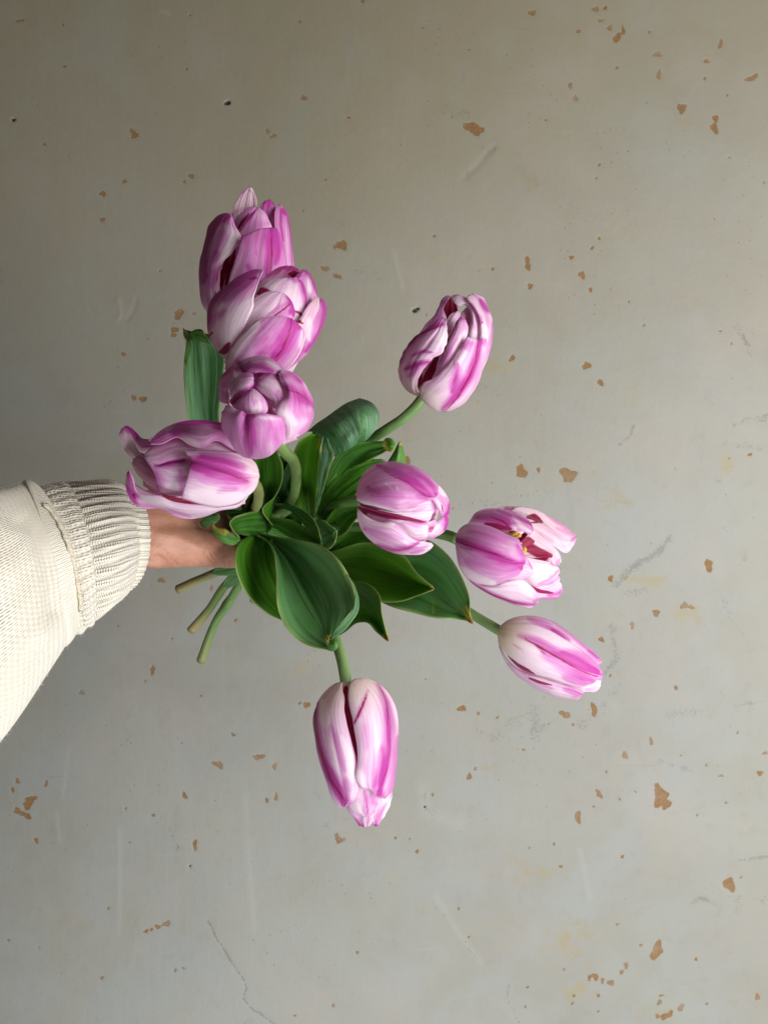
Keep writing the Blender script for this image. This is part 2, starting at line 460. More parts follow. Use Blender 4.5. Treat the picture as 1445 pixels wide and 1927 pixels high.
# ------------------------------------------------------------------ wall
CH = [  # x, y, rx, ry, angle : patches where the paint has flaked off down to the brown coat
 (890,241,16,11,15),(907,244,7,4,0),(1002,23,8,5,20),(1283,203,10,8,-20),(1346,222,5,8,0),(1344,241,7,10,-10),(1357,82,4,9,5),
 (1330,113,5,4,0),(1415,146,12,5,-25),(1140,12,4,4,0),(1122,15,9,4,-10),(1131,36,5,4,0),(1148,50,4,7,0),(1164,66,5,10,15),(1174,55,3,10,-5),
 (1160,73,6,5,40),(1089,57,6,3,0),(1238,100,8,5,10),(1240,140,4,9,15),(1073,160,4,7,-20),(1083,184,5,6,0),(993,497,5,13,-5),(998,538,6,5,0),
 (1075,484,4,4,0),(1095,517,5,9,-15),(1111,545,4,4,0),(1104,688,8,7,20),(1128,310,3,3,0),(1122,335,3,2,0),(1127,448,3,3,0),(964,674,6,5,-30),
 (981,888,10,13,5),(1069,894,14,15,0),(1013,884,4,4,0),(1334,1064,7,13,-25),(1149,1089,5,6,-10),(1190,1177,3,9,0),(1132,1204,5,5,0),(1235,1154,8,6,-25),
 (1288,1140,7,6,0),(1300,1143,8,3,20),(1130,720,7,5,30),(764,866,8,9,-20),
 (869,1334,8,6,0),(900,1343,3,3,0),(1063,1345,11,6,10),(1118,1336,6,12,-10),(1078,1364,3,3,0),(1272,1295,4,5,0),(1225,1396,3,9,-15),(1175,1422,6,6,30),
 (883,1462,4,8,15),(894,1447,3,3,0),(1127,1495,4,15,-32),(1087,1538,6,11,-10),(1243,1500,14,17,-10),(1254,1514,9,9,0),(1236,1483,5,12,-8),(1372,1665,12,12,0),
 (1236,1790,9,23,12),(1178,1818,4,7,0),(1170,1831,5,4,-10),(1121,1841,7,6,30),(1134,1848,4,5,0),(1150,1852,6,6,0),(1110,1843,3,6,0),
 (1281,1898,5,9,15),(1252,1914,10,6,-5),(1237,1914,3,6,0),(1241,1888,4,6,0),(1262,1908,4,6,0),(1244,1875,5,2,0),(1425,1877,5,6,-30),(1309,1806,4,3,0),
 (1081,1877,3,3,0),(1078,1892,3,3,0),(989,1898,2,3,0),(1127,1876,3,3,0),(1127,1906,2,3,0),(1430,1456,8,4,0),(1358,1460,6,2,-10),(1366,1511,4,2,-10),
 (1056,1632,3,3,0),(785,1603,3,4,0),(985,1411,3,3,0),(1440,1418,5,3,0),
 (644,461,9,11,20),(630,464,7,3,0),(612,505,8,5,15),(634,519,9,4,20),(193,363,5,6,0),(192,412,7,4,0),(253,253,8,6,20),(248,246,4,5,0),(572,184,6,5,-30),
 (504,246,4,5,0),(515,255,6,4,-30),(360,331,5,5,20),(347,342,3,3,0),(234,340,4,4,0),(336,590,7,13,15),(328,620,7,6,20),(326,630,5,4,0),(232,666,5,4,0),
 (252,748,5,5,0),(269,751,7,6,0),(683,3,4,3,0),(36,38,10,2,-12),
 (154,1304,6,4,0),(413,1440,7,7,0),(403,1437,5,3,0),(487,1425,12,5,0),(517,1442,4,6,20),(577,1327,9,5,15),(348,1498,4,8,-15),(367,1590,4,10,0),
 (60,1504,15,5,-10),(53,1515,7,12,15),(34,1526,11,5,35),(50,1535,12,5,25),(34,1470,4,5,-30),(88,1475,3,8,10),(25,1487,3,6,0),(69,1582,4,6,0),
 (313,1741,7,6,15),(296,1747,6,4,0),(284,1752,3,3,0),(274,1755,5,3,-15),(637,1579,6,10,-15),(286,1262,4,12,0),(192,1842,4,3,0),(330,1829,2,5,0),
 (627,1893,3,5,0),(672,1793,3,3,0),(439,1383,4,4,0),(503,1505,3,6,0),(520,1500,3,9,0),(398,1107,3,6,10),(304,1092,6,5,0),(17,1770,3,3,0)]
ST = [  # x, y, rx, ry, strength : yellowish worn areas
 (940,690,60,40,.6),(990,340,30,26,.6),(1005,350,14,16,.7),(1150,30,70,50,.35),(1290,230,45,40,.4),(1240,270,40,70,.35),(920,480,30,50,.45),(1110,890,28,22,.5),
 (1160,930,50,40,.5),(1090,600,60,80,.2),(1190,740,40,45,.5),(1000,500,60,80,.15),(1360,880,30,30,.5),(1370,850,28,60,.35),(1290,1150,45,38,.7),(1180,1090,70,14,.7),
 (1230,1100,30,22,.6),(912,1440,22,40,.5),(1165,1450,30,40,.5),(1400,1560,40,90,.45),(1330,1370,70,60,.35),(1270,1280,60,50,.3),(1020,1630,70,50,.45),(1060,1780,90,70,.5),
 (950,1650,60,50,.3),(1150,1700,120,110,.28),(1370,1870,60,45,.4),(1230,1900,70,30,.6),(1080,1870,60,30,.6),(570,1260,22,42,.6),(575,1350,18,30,.3),(640,1820,50,22,.4),
 (1310,1590,30,70,.4),(1400,1700,60,60,.3),(840,1290,50,30,.25),(500,1480,35,40,.4),(620,510,50,26,.45),(330,610,25,32,.4),(290,1250,14,30,.3),(1130,960,60,30,.3),
 (1300,500,80,80,.12),(600,80,80,30,.12),(1250,1500,60,60,.2),(860,1520,30,34,.4),(740,1380,20,26,.2),(1180,1250,70,30,.25),(960,1000,70,20,.4),(1040,560,60,30,.2)]
SC = [  # polylines of grey scuffs: points, half width, strength
 ([(870,332),(900,305),(930,280)],9,.4),([(890,280),(925,265)],10,.3),([(1160,1100),(1200,1060),(1240,1040),(1260,1010)],9,.65),([(1185,1120),(1210,1110)],12,.5),
 ([(1165,836),(1185,820),(1192,800)],4,.7),([(1120,1290),(1160,1240),(1150,1180)],10,.55),([(1350,985),(1400,1030),(1400,1060)],7,.35),([(1360,1125),(1380,1170),(1400,1195)],8,.45),
 ([(930,1390),(960,1360),(1010,1340),(1010,1390)],22,.42),([(1090,1360),(1130,1340),(1150,1300)],16,.42),([(1330,748),(1345,750)],14,.5),([(1400,790),(1440,790)],10,.55),
 ([(1380,800),(1445,780)],4,.6),([(1360,830),(1380,840),(1440,840)],10,.4),([(1370,920),(1350,900)],12,.35),([(1380,615),(1400,640),(1412,670)],4,.6),([(1390,620),(1404,628)],5,.5),
 ([(1300,1700),(1320,1690),(1345,1705)],6,.5),([(1340,1670),(1400,1700),(1445,1690)],14,.35),([(1380,1330),(1445,1320)],6,.45),([(1250,1350),(1310,1335)],18,.3),
 ([(1240,1430),(1310,1455)],5,.45),([(1390,1620),(1445,1612)],5,.6),([(850,200),(870,220)],22,.4),([(780,790),(810,770),(880,780)],16,.28),([(900,950),(1040,930)],16,.38),
 ([(1010,340),(990,350)],16,.4),([(690,500),(720,520)],10,.4),([(600,380),(640,420)],30,.25),([(320,1560),(335,1600)],7,.45),([(300,1480),(305,1510)],10,.4),
 ([(800,1500),(815,1540)],14,.35),([(1370,650),(1360,660)],4,.4),([(870,150),(855,170)],8,.4),([(1330,328),(1440,335)],4,.3),([(1290,90),(1430,120)],12,.25),
 ([(1000,1850),(1060,1790)],6,.2),([(650,505),(720,520)],6,.3),([(100,850),(200,830)],8,.2),([(560,640),(620,690)],26,.25),([(860,700),(930,740)],16,.3),([(950,590),(990,680)],14,.22),
 ([(75,1350),(90,1480)],5,.25),([(530,1330),(540,1480)],6,.25),([(590,1480),(620,1560)],14,.25)]
CRK = [ # cracks
 ([(390,1735),(405,1760),(425,1795),(440,1815),(455,1840),(463,1860),(460,1880),(475,1900),(495,1915),(515,1925),(530,1935)],1.6,1.0),
 ([(815,1700),(850,1740),(880,1790),(905,1815)],1.5,.6),([(940,1820),(955,1850),(960,1890),(970,1915),(985,1940)],1.6,.7),
 ([(488,1250),(470,1330),(440,1390),(425,1420)],1.3,.5),([(330,1470),(325,1570)],1.2,.4),([(1315,1668),(1360,1690),(1440,1700)],1.3,.55),([(797,1520),(797,1590)],1.2,.55),
 ([(1385,610),(1400,630),(1412,655)],2.0,.8),([(430,1560),(460,1700),(470,1760)],1.2,.3),([(0,505),(4,540)],1.6,.6),([(95,488),(113,465)],1.2,.5)]
PT = [(25,224,4),(429,192,5),(424,194,3),(780,584,5),(786,580,4),(799,1519,3),(357,1632,3),(323,1203,2.5),(236,1522,2),(72,1785,1.8),(50,1828,1.6),(810,1413,2),(1372,295,2.5),(882,93,2.5),(560,243,2),
      (964,1432,1.8),(771,1580,2.2),(358,28,2),(70,193,2),(126,291,2),(299,508,2),(211,596,2)]
RDG = [ # raised or hollowed trowel marks: polyline, half width, height in mm (+ towards the room)
 ([(875,333),(900,308),(930,275)],6,-.6),([(222,560),(226,590),(222,600)],4,.5),([(240,600),(252,580),(256,560)],4,-.5),([(820,1690),(870,1770),(905,1815)],6,.25),
 ([(790,1480),(800,1530),(860,1550)],14,.6),([(225,1560),(222,1760)],5,.16),([(105,1530),(112,1580)],5,.2),([(560,560),(700,640)],30,-.3),([(130,1400),(118,1500)],4,.12),
 ([(300,18),(316,24)],4,.5),([(1090,1600),(1110,1690)],5,.18),([(1070,1690),(1000,1700),(980,1680)],8,-.3),([(740,470),(756,540)],4,.18),([(460,1500),(475,1750)],7,.14)]

def build_wall():
    d = WALL_Y
    px = np.concatenate([np.linspace(-5200, -40, 40), np.arange(-30, 1480, 3.2), np.linspace(1500, 6600, 40)])
    py = np.concatenate([np.linspace(-5200, -40, 40), np.arange(-30, 1960, 3.2), np.linspace(1980, 4600, 30)])
    X, Y = np.meshgrid(px, py, indexing='ij')
    n = X.shape
    chip = np.zeros(n); stain = np.zeros(n); scuff = np.zeros(n); pit = np.zeros(n); crack = np.zeros(n); ridge = np.zeros(n); warm = np.zeros(n); pale = np.zeros(n)
    r = np.random.default_rng(3)
    # a few more small chips outside the picture and faint specks inside it
    extra = [(r.uniform(-2500, 4000), r.uniform(-2500, 3500), r.uniform(3, 12), r.uniform(3, 12), r.uniform(0, 90)) for _ in range(500)]
    extra = [e for e in extra if not (-20 < e[0] < 1465 and -20 < e[1] < 1947)]
    for k in range(110):
        x = 1445 * (r.random() ** .6); y = 1927 * r.random()
        extra.append((x, y, r.uniform(1.2, 3.2), r.uniform(1.2, 4), r.uniform(0, 90)))
    for (cx, cy, rx, ry, an) in CH + extra:
        R = 3 * max(rx, ry) + 8
        i0, i1 = np.searchsorted(px, [cx - R, cx + R]); j0, j1 = np.searchsorted(py, [cy - R, cy + R])
        if i1 <= i0 or j1 <= j0: continue
        x = X[i0:i1, j0:j1] - cx; y = Y[i0:i1, j0:j1] - cy
        rx, ry = rx * .96 + .4, ry * .96 + .4; a = math.radians(an); xr = x * math.cos(a) + y * math.sin(a); yr = -x * math.sin(a) + y * math.cos(a)
        th = np.arctan2(yr, xr); sd = r.uniform(0, 6.28, 4)
        amp = .20 if rx < 3.5 else .34
        lump = 1 + amp * (.5 * np.sin(2 * th + sd[0]) + .5 * np.sin(3 * th + sd[1]) + .25 * np.sin(5 * th + sd[2]) + .12 * np.sin(8 * th + sd[3]))
        rho = np.hypot(xr / (rx + .6), yr / (ry + .6)) / lump
        f = np.clip(.5 + (1 - rho) * min(rx + .6, ry + .6) / 9.0, 0, 1)
        chip[i0:i1, j0:j1] = np.maximum(chip[i0:i1, j0:j1], f)
    for (cx, cy, rx, ry, s) in ST:
        stain += 1.1 * s * np.exp(-(((X - cx) / rx) ** 2 + ((Y - cy) / ry) ** 2) * 1.3)
    for pts, w, s in SC:
        q, _ = pdist(X, Y, pts); scuff = np.maximum(scuff, s * np.exp(-(q / w) ** 2))
    for pts, w, s in CRK:
        q, _ = pdist(X + 2.2 * np.sin(Y / 9), Y + 2 * np.sin(X / 7), pts); crack = np.maximum(crack, s * np.clip(1.25 - q / (w * 2.4), 0, 1))
    for (cx, cy, w) in PT:
        pit = np.maximum(pit, np.clip(.5 + (w - np.hypot(X - cx, (Y - cy) * 1.3)) / 5, 0, 1))
    z = np.zeros(n)
    for pts, w, hgt in RDG:
        q, _ = pdist(X, Y, pts); z += hgt * .001 * np.exp(-(q / w) ** 2)
        pale = np.maximum(pale, .4 * np.exp(-(q / w) ** 2) * (hgt > 0))
    warm += .95 * ss(1250, -250, Y + .25 * X - 180 + 120 * np.sin(X / 210 + 1) + 60 * np.sin(Y / 90 + X / 300))          # colour mixed warmer and darker towards the upper left
    warm += .12 * np.exp(-((X - 1460) / 90) ** 2)
    # slow hollows and trowel sweeps
    for k in range(26):
        a = r.uniform(0, 6.28); fq = r.uniform(.004, .02); z += .0011 / (1 + fq * 300) * np.sin(X * fq * math.cos(a) + Y * fq * math.sin(a) + r.uniform(0, 6.28))
    z -= .0005 * np.clip((chip - .5) * 4, 0, 1) + .0035 * np.clip((pit - .5) * 2, 0, 1) + .0002 * crack
    V = P(X, Y, d); V[..., 1] -= z
    mk = np.stack([chip, stain, scuff, pit], -1); mk2 = np.stack([crack, ridge, warm, pale], -1)
    o = mesh_obj('wall', V, quads(*n)[:, ::-1], M_WALL, attr={'mark': mk.reshape(-1, 4), 'mark2': mk2.reshape(-1, 4)})
    o['kind'] = 'structure'
build_wall()

# ------------------------------------------------------------------ tulips
class Flower:
    def __init__(s, tulip, conv, c, depth, axis, a, b):
        """c: centre in zoom units, a / b: half length / half width in photo pixels"""
        s.t = tulip; s.conv = conv; (s.cx, s.cy), = conv([c]); s.d = depth
        A = np.array(axis, float); A /= np.linalg.norm(A); s.A = A; s.a = a; s.b = b; s.sc = depth / F; s.k = 0
        s.zs = conv([(1, 0)])[0][0] - conv([(0, 0)])[0][0]      # photo px per zoom px
    def depth(s, X, Y, side):
        x = X - s.cx; y = Y - s.cy; A = s.A
        M = np.eye(3) / s.b ** 2 + np.outer(A, A) * (1 / s.a ** 2 - 1 / s.b ** 2)
        B = (M[0, 2] * x + M[1, 2] * y) / M[2, 2]
        Cc = (M[0, 0] * x * x + 2 * M[0, 1] * x * y + M[1, 1] * y * y - 1) / M[2, 2]
        disc = B * B - Cc
        eps = (s.b * .10) ** 2
        sq = np.sqrt((disc + np.sqrt(disc ** 2 + eps ** 2)) / 2) # soft clamp
        return s.d + (-B + side * sq) * s.sc
    def petal(s, L, R, M=None, lay=0.0, side=-1.0, bulge=1.5, curl=0.0, inner=False, tint=(.25, .2, .2), uc=0.0, flame=.5, fw=.3,
              st=(), cream=.0, nu=34, nv=52, wavy=.5, tip=0, dip=0, ridge=.0, label=None):
        s.k += 1; seed = s.k * 17 + int(s.cx)
        Lp, Rp = s.conv(L), s.conv(R)
        rails = [Lp, Rp]
        if M: rails = [Lp] + [s.conv(m) for m in (M if isinstance(M[0], list) else [M])] + [Rp]
        elif tip:
            a, b = resample(Lp, 12), resample(Rp, 12); m = (a + b) / 2
            dv = m[-1] - m[-3]; dv /= np.linalg.norm(dv) + 1e-6
            w = np.linspace(0, 1, 12) ** 4
            m = m + dv * (w * tip)[:, None]
            rails = [Lp, [tuple(q) for q in m], Rp]
        G = grid_from_rails([[q[:2] for q in r] for r in rails], nu, nv)
        X, Y = G[..., 0].copy(), G[..., 1].copy()
        u = np.linspace(-1, 1, nu)[:, None] * np.ones((1, nv)); v = np.linspace(0, 1, nv)[None] * np.ones((nu, 1))
        # slightly uneven rim, like a real petal
        rim = np.abs(u) ** 6
        jit = wav(u * 0 + np.sign(u), v, 1.0, 1, 26, seed, 6) * rim * (v > .25) * (v < .98)
        end = ss(.9, 1, v)
        X += jit * .7 + wav(u, v * 0, .9, 9, 1, seed + 5, 5) * end
        Y += jit * .5 + wav(u, v * 0, .9, 9, 1, seed + 6, 5) * end
        D = s.depth(X, Y, side)
        D = blur(D, 2)
        vp = np.sin(np.pi * np.clip(v, 0.02, .98)) ** .5
        D = D - lay * .001 - bulge * .001 * (1 - u * u) * vp + curl * .001 * np.abs(u) ** 3 * v
        D += dip * .001 * ss(.7, 1, v)
        D += ridge * .001 * np.exp(-((u - uc) / .10) ** 2) * ss(.1, .5, v)   # groove along the midrib
        D += wav(u, v, .00042 * wavy, 5, 5, seed) + wav(u, v, .00028 * wavy, 13, 3, seed + 1) * ss(.2, 1, v)
        P3 = P(X, Y, D)
        tb, te, tt = tint
        T = tb + te * np.abs(u) ** 2.5 * ss(0, .5, v) + tt * ss(.55, 1, v) + flame * np.exp(-((u - uc) / fw) ** 2) * ss(.0, .35, v)
        Dk = np.zeros_like(u); Cr = cream * (1 - ss(.0, .38, v))
        for k, sp in enumerate(st):
            kind, pts, w, amt = sp[:4]
            pp = s.conv(pts); q, at = pdist(X, Y, pp); w = w * s.zs
            tp = (.25 + .75 * np.sin(np.pi * np.clip(at * .9 + .05, 0, 1)) ** .7)
            ww = w * tp
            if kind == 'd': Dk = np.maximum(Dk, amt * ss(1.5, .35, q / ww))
            elif kind == 't': T = T + amt * np.exp(-(q / ww) ** 2)
            elif kind == 'w': T = T - amt * np.exp(-(q / ww) ** 2)
        mk = np.stack([T, Dk, Cr, np.full_like(u, (seed % 97) / 97)], -1)
        uvs = np.stack([u * .5 + .5, v], -1)
        a, b = (M_PIN, M_PET) if inner else (M_PET, M_PIN)
        o = sheet('petal', P3, a, s.t, uvs, mk, .0007, [a, b])
        if label: o['label'] = label
        return o
    def back(s, sx=.93, n=3):
        sx *= .90
        """the petals on the far side, closing the cup"""
        A2 = s.A[:2] / (np.linalg.norm(s.A[:2]) + 1e-6); Pn = np.array([-A2[1], A2[0]])
        l = math.sqrt(s.a ** 2 * (1 - s.A[2] ** 2) + s.b ** 2 * s.A[2] ** 2) * sx
        w = s.b * sx
        inv = lambda p: ((p[0]), (p[1]))
        sv = s.conv; s.conv = lambda q: [tuple(e) for e in q]; zs = s.zs; s.zs = 1
        for k in range(n):
            c0 = -1 + 2 * k / n - .12; c1 = -1 + 2 * (k + 1) / n + .12
            def rail(c):
                c = max(-1, min(1, c)); out = []
                for e in np.linspace(-.97, .88, 9):
                    h = math.sqrt(max(0, 1 - e * e)) if e < 0 else math.sqrt(max(0, 1 - (e * .92) ** 2))
                    q = np.array([s.cx, s.cy]) + A2 * e * l + Pn * c * w * h
                    out.append(tuple(q))
                return out
            s.petal(rail(c0), rail(c1), side=1.0, lay=(-1.2 * (k % 2)), bulge=-1.0, inner=True, tint=(.15, .1, .1), flame=.15, fw=.3, nu=18, nv=26)
        s.conv = sv; s.zs = zs

def tube(name, pts, mat, parent, nseg=14, n=60, cut=False, nodes=(), mk=(0, 0, 0), dry=0.0, flare=0.0):
    """pts: (px, py, depth, radius in mm)"""
    p = np.array(pts, float)
    w = np.concatenate([P(p[:, 0], p[:, 1], p[:, 2]), p[:, 3:4]], 1)
    # resample in 3-D by chord length
    seg = np.linalg.norm(np.diff(w[:, :3], axis=0), axis=1); k = np.concatenate([[0], np.cumsum(seg)]); tot = k[-1]; k /= tot
    q = resample([tuple(a) for a in w[:, :4]], n) if False else None
    t = np.linspace(0, 1, n)
    m = np.gradient(w, k, axis=0)
    i = np.clip(np.searchsorted(k, t, side='right') - 1, 0, len(w) - 2)
    h = (k[i+1] - k[i])[:, None]; s = ((t - k[i])[:, None]) / h
    q = (2*s**3-3*s**2+1)*w[i] + (s**3-2*s**2+s)*h*m[i] + (-2*s**3+3*s**2)*w[i+1] + (s**3-s**2)*h*m[i+1]
    c = q[:, :3]; r = q[:, 3] * .001
    T = np.gradient(c, axis=0); T /= np.linalg.norm(T, axis=1, keepdims=True)
    up = np.array([0.3, 1, .2]); V = []
    Nn = np.cross(T[0], up); Nn /= np.linalg.norm(Nn)
    for a in range(n):
        Nn = Nn - T[a] * Nn.dot(T[a]); Nn /= np.linalg.norm(Nn); B = np.cross(T[a], Nn)
        ph = np.linspace(0, 2 * np.pi, nseg, endpoint=False)
        rr = r[a] * (1 + .04 * np.sin(3 * ph + a * .13) + .02 * math.sin(a * .7))
        for (nt, ns, na) in nodes:
            rr = rr + ns * .001 * math.exp(-((t[a] - nt) / .02) ** 2) * (1 + na * np.sin(ph * 2))
        V.append(c[a] + np.cos(ph)[:, None] * Nn * rr[:, None] + np.sin(ph)[:, None] * B * rr[:, None])
    V = np.array(V)
    end = t[:, None] * np.ones((1, nseg))
    i, j = np.meshgrid(np.arange(n - 1), np.arange(nseg), indexing='ij')
    a = (i * nseg + j).ravel(); b = (i * nseg + (j + 1) % nseg).ravel()
    Fc = np.stack([a, b, b + nseg, a + nseg], -1)
    # end caps: small inner rings collapsed to the centre
    caps = []; V = V.reshape(-1, 3)
    for e, base in ((0, 0), (1, (n - 1) * nseg)):
        ctr = V[base:base + nseg].mean(0) + (T[0] * .0006 if e == 0 else -T[-1] * .0006)
        ring = V[base:base + nseg] * .15 + ctr * .85
        st = len(V); V = np.concatenate([V, ring])
        jj = np.arange(nseg); j2 = (jj + 1) % nseg
        f = np.stack([base + jj, st + jj, st + j2, base + j2], -1)
        Fc = np.concatenate([Fc, f if e == 0 else f[:, ::-1]])
        f2 = np.stack([st + np.arange(0, nseg - 3, 2)*0, st + np.arange(1, nseg - 2, 2), st + np.arange(2, nseg - 1, 2), st + np.arange(3, nseg, 2)], -1)
        Fc = np.concatenate([Fc, f2 if e == 0 else f2[:, ::-1]])
    L = np.concatenate([end.ravel(), np.zeros(nseg), np.ones(nseg)])
    mkk = np.zeros((len(V), 4)); mkk[:, 0] = mk[0] + dry * ss(.86, 1, L); mkk[:, 1] = mk[1]; mkk[:, 2] = mk[2]; mkk[:, 3] = 1
    ph = np.tile(np.linspace(0, 1, nseg), len(V) // nseg)
    uv = np.stack([ph, L * tot * 40], -1)
    return mesh_obj(name, V, Fc, mat, parent, uv, {'mark': mkk})

def stem(t, pts, end, r=3.2, **k):
    """from the flower base through the fist to the cut end"""
    return tube('stem', [p + (r,) if len(p) == 3 else p for p in pts] + [e + (r,) if len(e) == 3 else e for e in end], M_STEM, t, 16, 90, **k)

def leaf(t, rails, bloom=.2, bright=.1, yellow=(), rim=.8, wavy=1.0, nu=30, nv=60, conv=None, fold=0.0, cup=0.0, label=None, dscale=.01):
    conv = conv or (lambda q: q)
    rails = [[(a, b, c * dscale) for a, b, c in conv(r)] for r in rails]
    G = grid_from_rails(rails, nu, nv)
    X, Y, D = G[..., 0], G[..., 1], G[..., 2]
    u = np.linspace(-1, 1, nu)[:, None] * np.ones((1, nv)); v = np.linspace(0, 1, nv)[None] * np.ones((nu, 1))
    seed = int(abs(rails[0][0][0] * 7 + rails[-1][-1][1])) 
    D = D + cup * .001 * (1 - u * u) * np.sin(np.pi * v) ** .6
    D = D + wav(u, v, .0010 * wavy, 3.5, 4, seed) + wav(u, v, .0006 * wavy, 11, 2.5, seed + 1)
    D = D + wav(np.sign(u), v, .0022 * wavy, 1, 10, seed + 2) * np.abs(u) ** 5
    D = D + fold * .001 * np.exp(-(u / .08) ** 2) * np.sin(np.pi * v)
    Yl = np.zeros_like(u)
    for pts, w, a in yellow:
        q, _ = pdist(X, Y, conv(pts)); Yl = np.maximum(Yl, a * np.exp(-(q / w) ** 2))
    rm = rim * ss(.955, .985, np.abs(u)) + .45 * rim * ss(.80, 1, np.abs(u))
    mk = np.stack([np.full_like(u, bloom), Yl, np.clip(rm, 0, 1), np.full_like(u, bright) + .0 * u], -1)
    uvs = np.stack([u * .5 + .5, v], -1)
    o = sheet('leaf', P(X, Y, D), M_LEAF, t, uvs, mk, .0010)
    if label: o['label'] = label
    return o

# ------------------------------------------------------------------ the nine tulips
Z1, Z2, Z3, Z4, Z5, Z6, Z7 = (zt(340, 330, 4.817), zt(200, 640, 3.44), zt(720, 520, 6.021), zt(640, 840, 6.021),
                              zt(840, 920, 4.516), zt(560, 1180, 4.818), zt(400, 740, 2.89))
GRP = 'tulips held in the bouquet'
def tulip(label, base):
    return empty('tulip', tuple(P(*base)), label, 'tulip', GRP)

# --- A: topmost
tA = tulip('topmost tulip of the bunch, its lower half hidden behind the bloom below', (462, 625, .53))
f = Flower(tA, Z1, (590, 800), .515, (.10, -1, -.35), 138, 92); f.back(.9, 3)
f.petal([(560,1000),(480,700),(465,420),(490,260),(560,150),(625,100)], [(640,1000),(660,700),(690,400),(692,250),(670,160),(630,102)], lay=-22, side=-.2, inner=True, bulge=-2, tint=(.05,.1,.0), flame=.05, wavy=1.2,
        st=[('t',[(480,330),(590,300),(690,290)],22,.25), ('t',[(500,240),(560,165),(615,108)],14,.4)])
f.petal([(700,1000),(690,600),(705,420),(718,290),(750,235),(790,222)], [(900,1000),(895,600),(885,420),(862,300),(835,240),(800,220)], lay=-9, side=-.45, bulge=2.2, tint=(.25,.15,.45), flame=.35, fw=.35,
        st=[('t',[(740,240),(790,222),(840,250)],26,.7),('t',[(860,280),(880,420)],20,.6),('w',[(800,300),(830,420)],14,.4)])
f.petal([(830,1100),(840,800),(850,560),(850,380),(862,290),(900,262)], [(1010,1080),(1022,820),(1000,560),(985,420),(960,330),(905,265)], lay=-5, side=-.75, bulge=2, tint=(.2,.25,.3), flame=.35, fw=.3,
        st=[('t',[(915,330),(925,320),(960,350)],25,1.0),('t',[(905,320),(900,450),(930,600)],14,.5),('t',[(1005,820),(990,500),(960,340)],18,.5)])
f.petal([(520,1100),(480,700),(470,500),(500,400),(570,320),(640,285),(680,290)], [(700,1100),(690,700),(700,500),(720,400),(712,330),(700,300),(682,290)], lay=-12, side=-.5, bulge=1.5, tint=(.3,.1,.1), flame=.15,
        st=[('d',[(520,490),(560,420),(620,350)],16,.7)])
f.petal([(520,900),(500,620),(530,520),(575,420),(640,345),(700,290)], [(800,900),(830,620),(828,470),(800,400),(760,330),(702,290)], lay=-4, side=-.8, bulge=2, tint=(.15,.05,.15), flame=.1,
        st=[('t',[(525,510),(590,420),(690,300)],22,.75),('t',[(540,530),(640,440),(800,440)],50,.25)])
f.petal([(400,1300),(355,1100),(360,900),(400,760),(470,650),(550,572)], [(540,1300),(470,1150),(480,980),(520,800),(545,680),(556,574)], lay=-6, side=-.75, bulge=-1, inner=True, tint=(.3,.1,.1), flame=.1,
        st=[('d',[(350,1080),(365,900),(450,700)],30,1.0),('d',[(420,1000),(470,820),(545,590)],34,1.0),('d',[(380,1000),(430,830),(480,730)],7,.8)])
f.petal([(500,1420),(300,1300),(200,1180),(168,1000),(175,780),(215,600),(262,450),(330,370),(400,335),(455,345)],
        [(560,1420),(400,1250),(320,1080),(330,930),(380,800),(470,700),(530,610),(552,556),(500,470),(468,380)], lay=3, bulge=1.5, curl=1.5, tint=(.22,.05,.2), flame=.2,
        st=[('t',[(200,950),(215,640),(290,460),(440,340)],52,1.0),('t',[(280,1000),(330,850),(330,700)],60,.5),('d',[(320,1080),(350,900),(370,820)],20,.85),('w',[(400,450),(500,560),(420,720),(300,820)],60,.45),
            ('t',[(180,1180),(170,1000),(240,900)],40,.5),('w',[(250,1220),(330,1250)],50,.5)])
f.petal([(500,1480),(390,1150),(430,960),(480,800),(530,640),(558,548)], [(620,1480),(930,1150),(965,900),(950,720),(915,560),(880,475)], M=[(560,1480),(640,1150),(690,950),(720,780),(740,620),(760,470)], lay=7, bulge=2.8, tint=(.42,.1,.25), flame=.1,
        st=[('t',[(780,900),(820,700),(820,480)],46,.9),('d',[(800,900),(825,720),(815,560)],9,.75),('t',[(860,800),(880,650),(860,500)],30,.4),('d',[(680,680),(700,740)],9,.55),('w',[(560,600),(520,800),(440,1000)],46,.3),
            ('t',[(600,800),(640,870)],25,.4)], ridge=1.0, uc=.35)
# --- B: second
tB = tulip('large tulip with a wide open curling left petal, second from the top of the bunch', (462, 715, .50))
f = Flower(tB, Z1, (760, 1310), .470, (.22, -.75, -.62), 132, 116); f.back(.9, 3)
f.petal([(560,1500),(640,1200),(700,1000),(790,890),(880,835),(970,815)], [(900,1400),(1000,1200),(1060,1050),(1085,930),(1085,870),(1000,818)], lay=-9, side=-.5, bulge=2, inner=True, tint=(.2,.15,.5), flame=.3,
        st=[('t',[(860,845),(960,820),(1070,850)],26,.8),('d',[(980,900),(1060,890)],30,.9),('t',[(780,920),(900,870)],30,.3)])
f.petal([(900,1500),(960,1200),(1000,1000),(1050,900),(1100,860),(1130,858)], [(1180,1500),(1230,1250),(1240,1080),(1205,960),(1170,890),(1140,858)], lay=-3, side=-.75, bulge=2.4, tint=(.18,.35,.25), flame=.25,
        st=[('t',[(1090,870),(1140,860),(1200,940),(1235,1080)],22,.8),('t',[(1060,930),(1090,870)],25,.6),('w',[(1130,930),(1170,1050)],34,.4)])
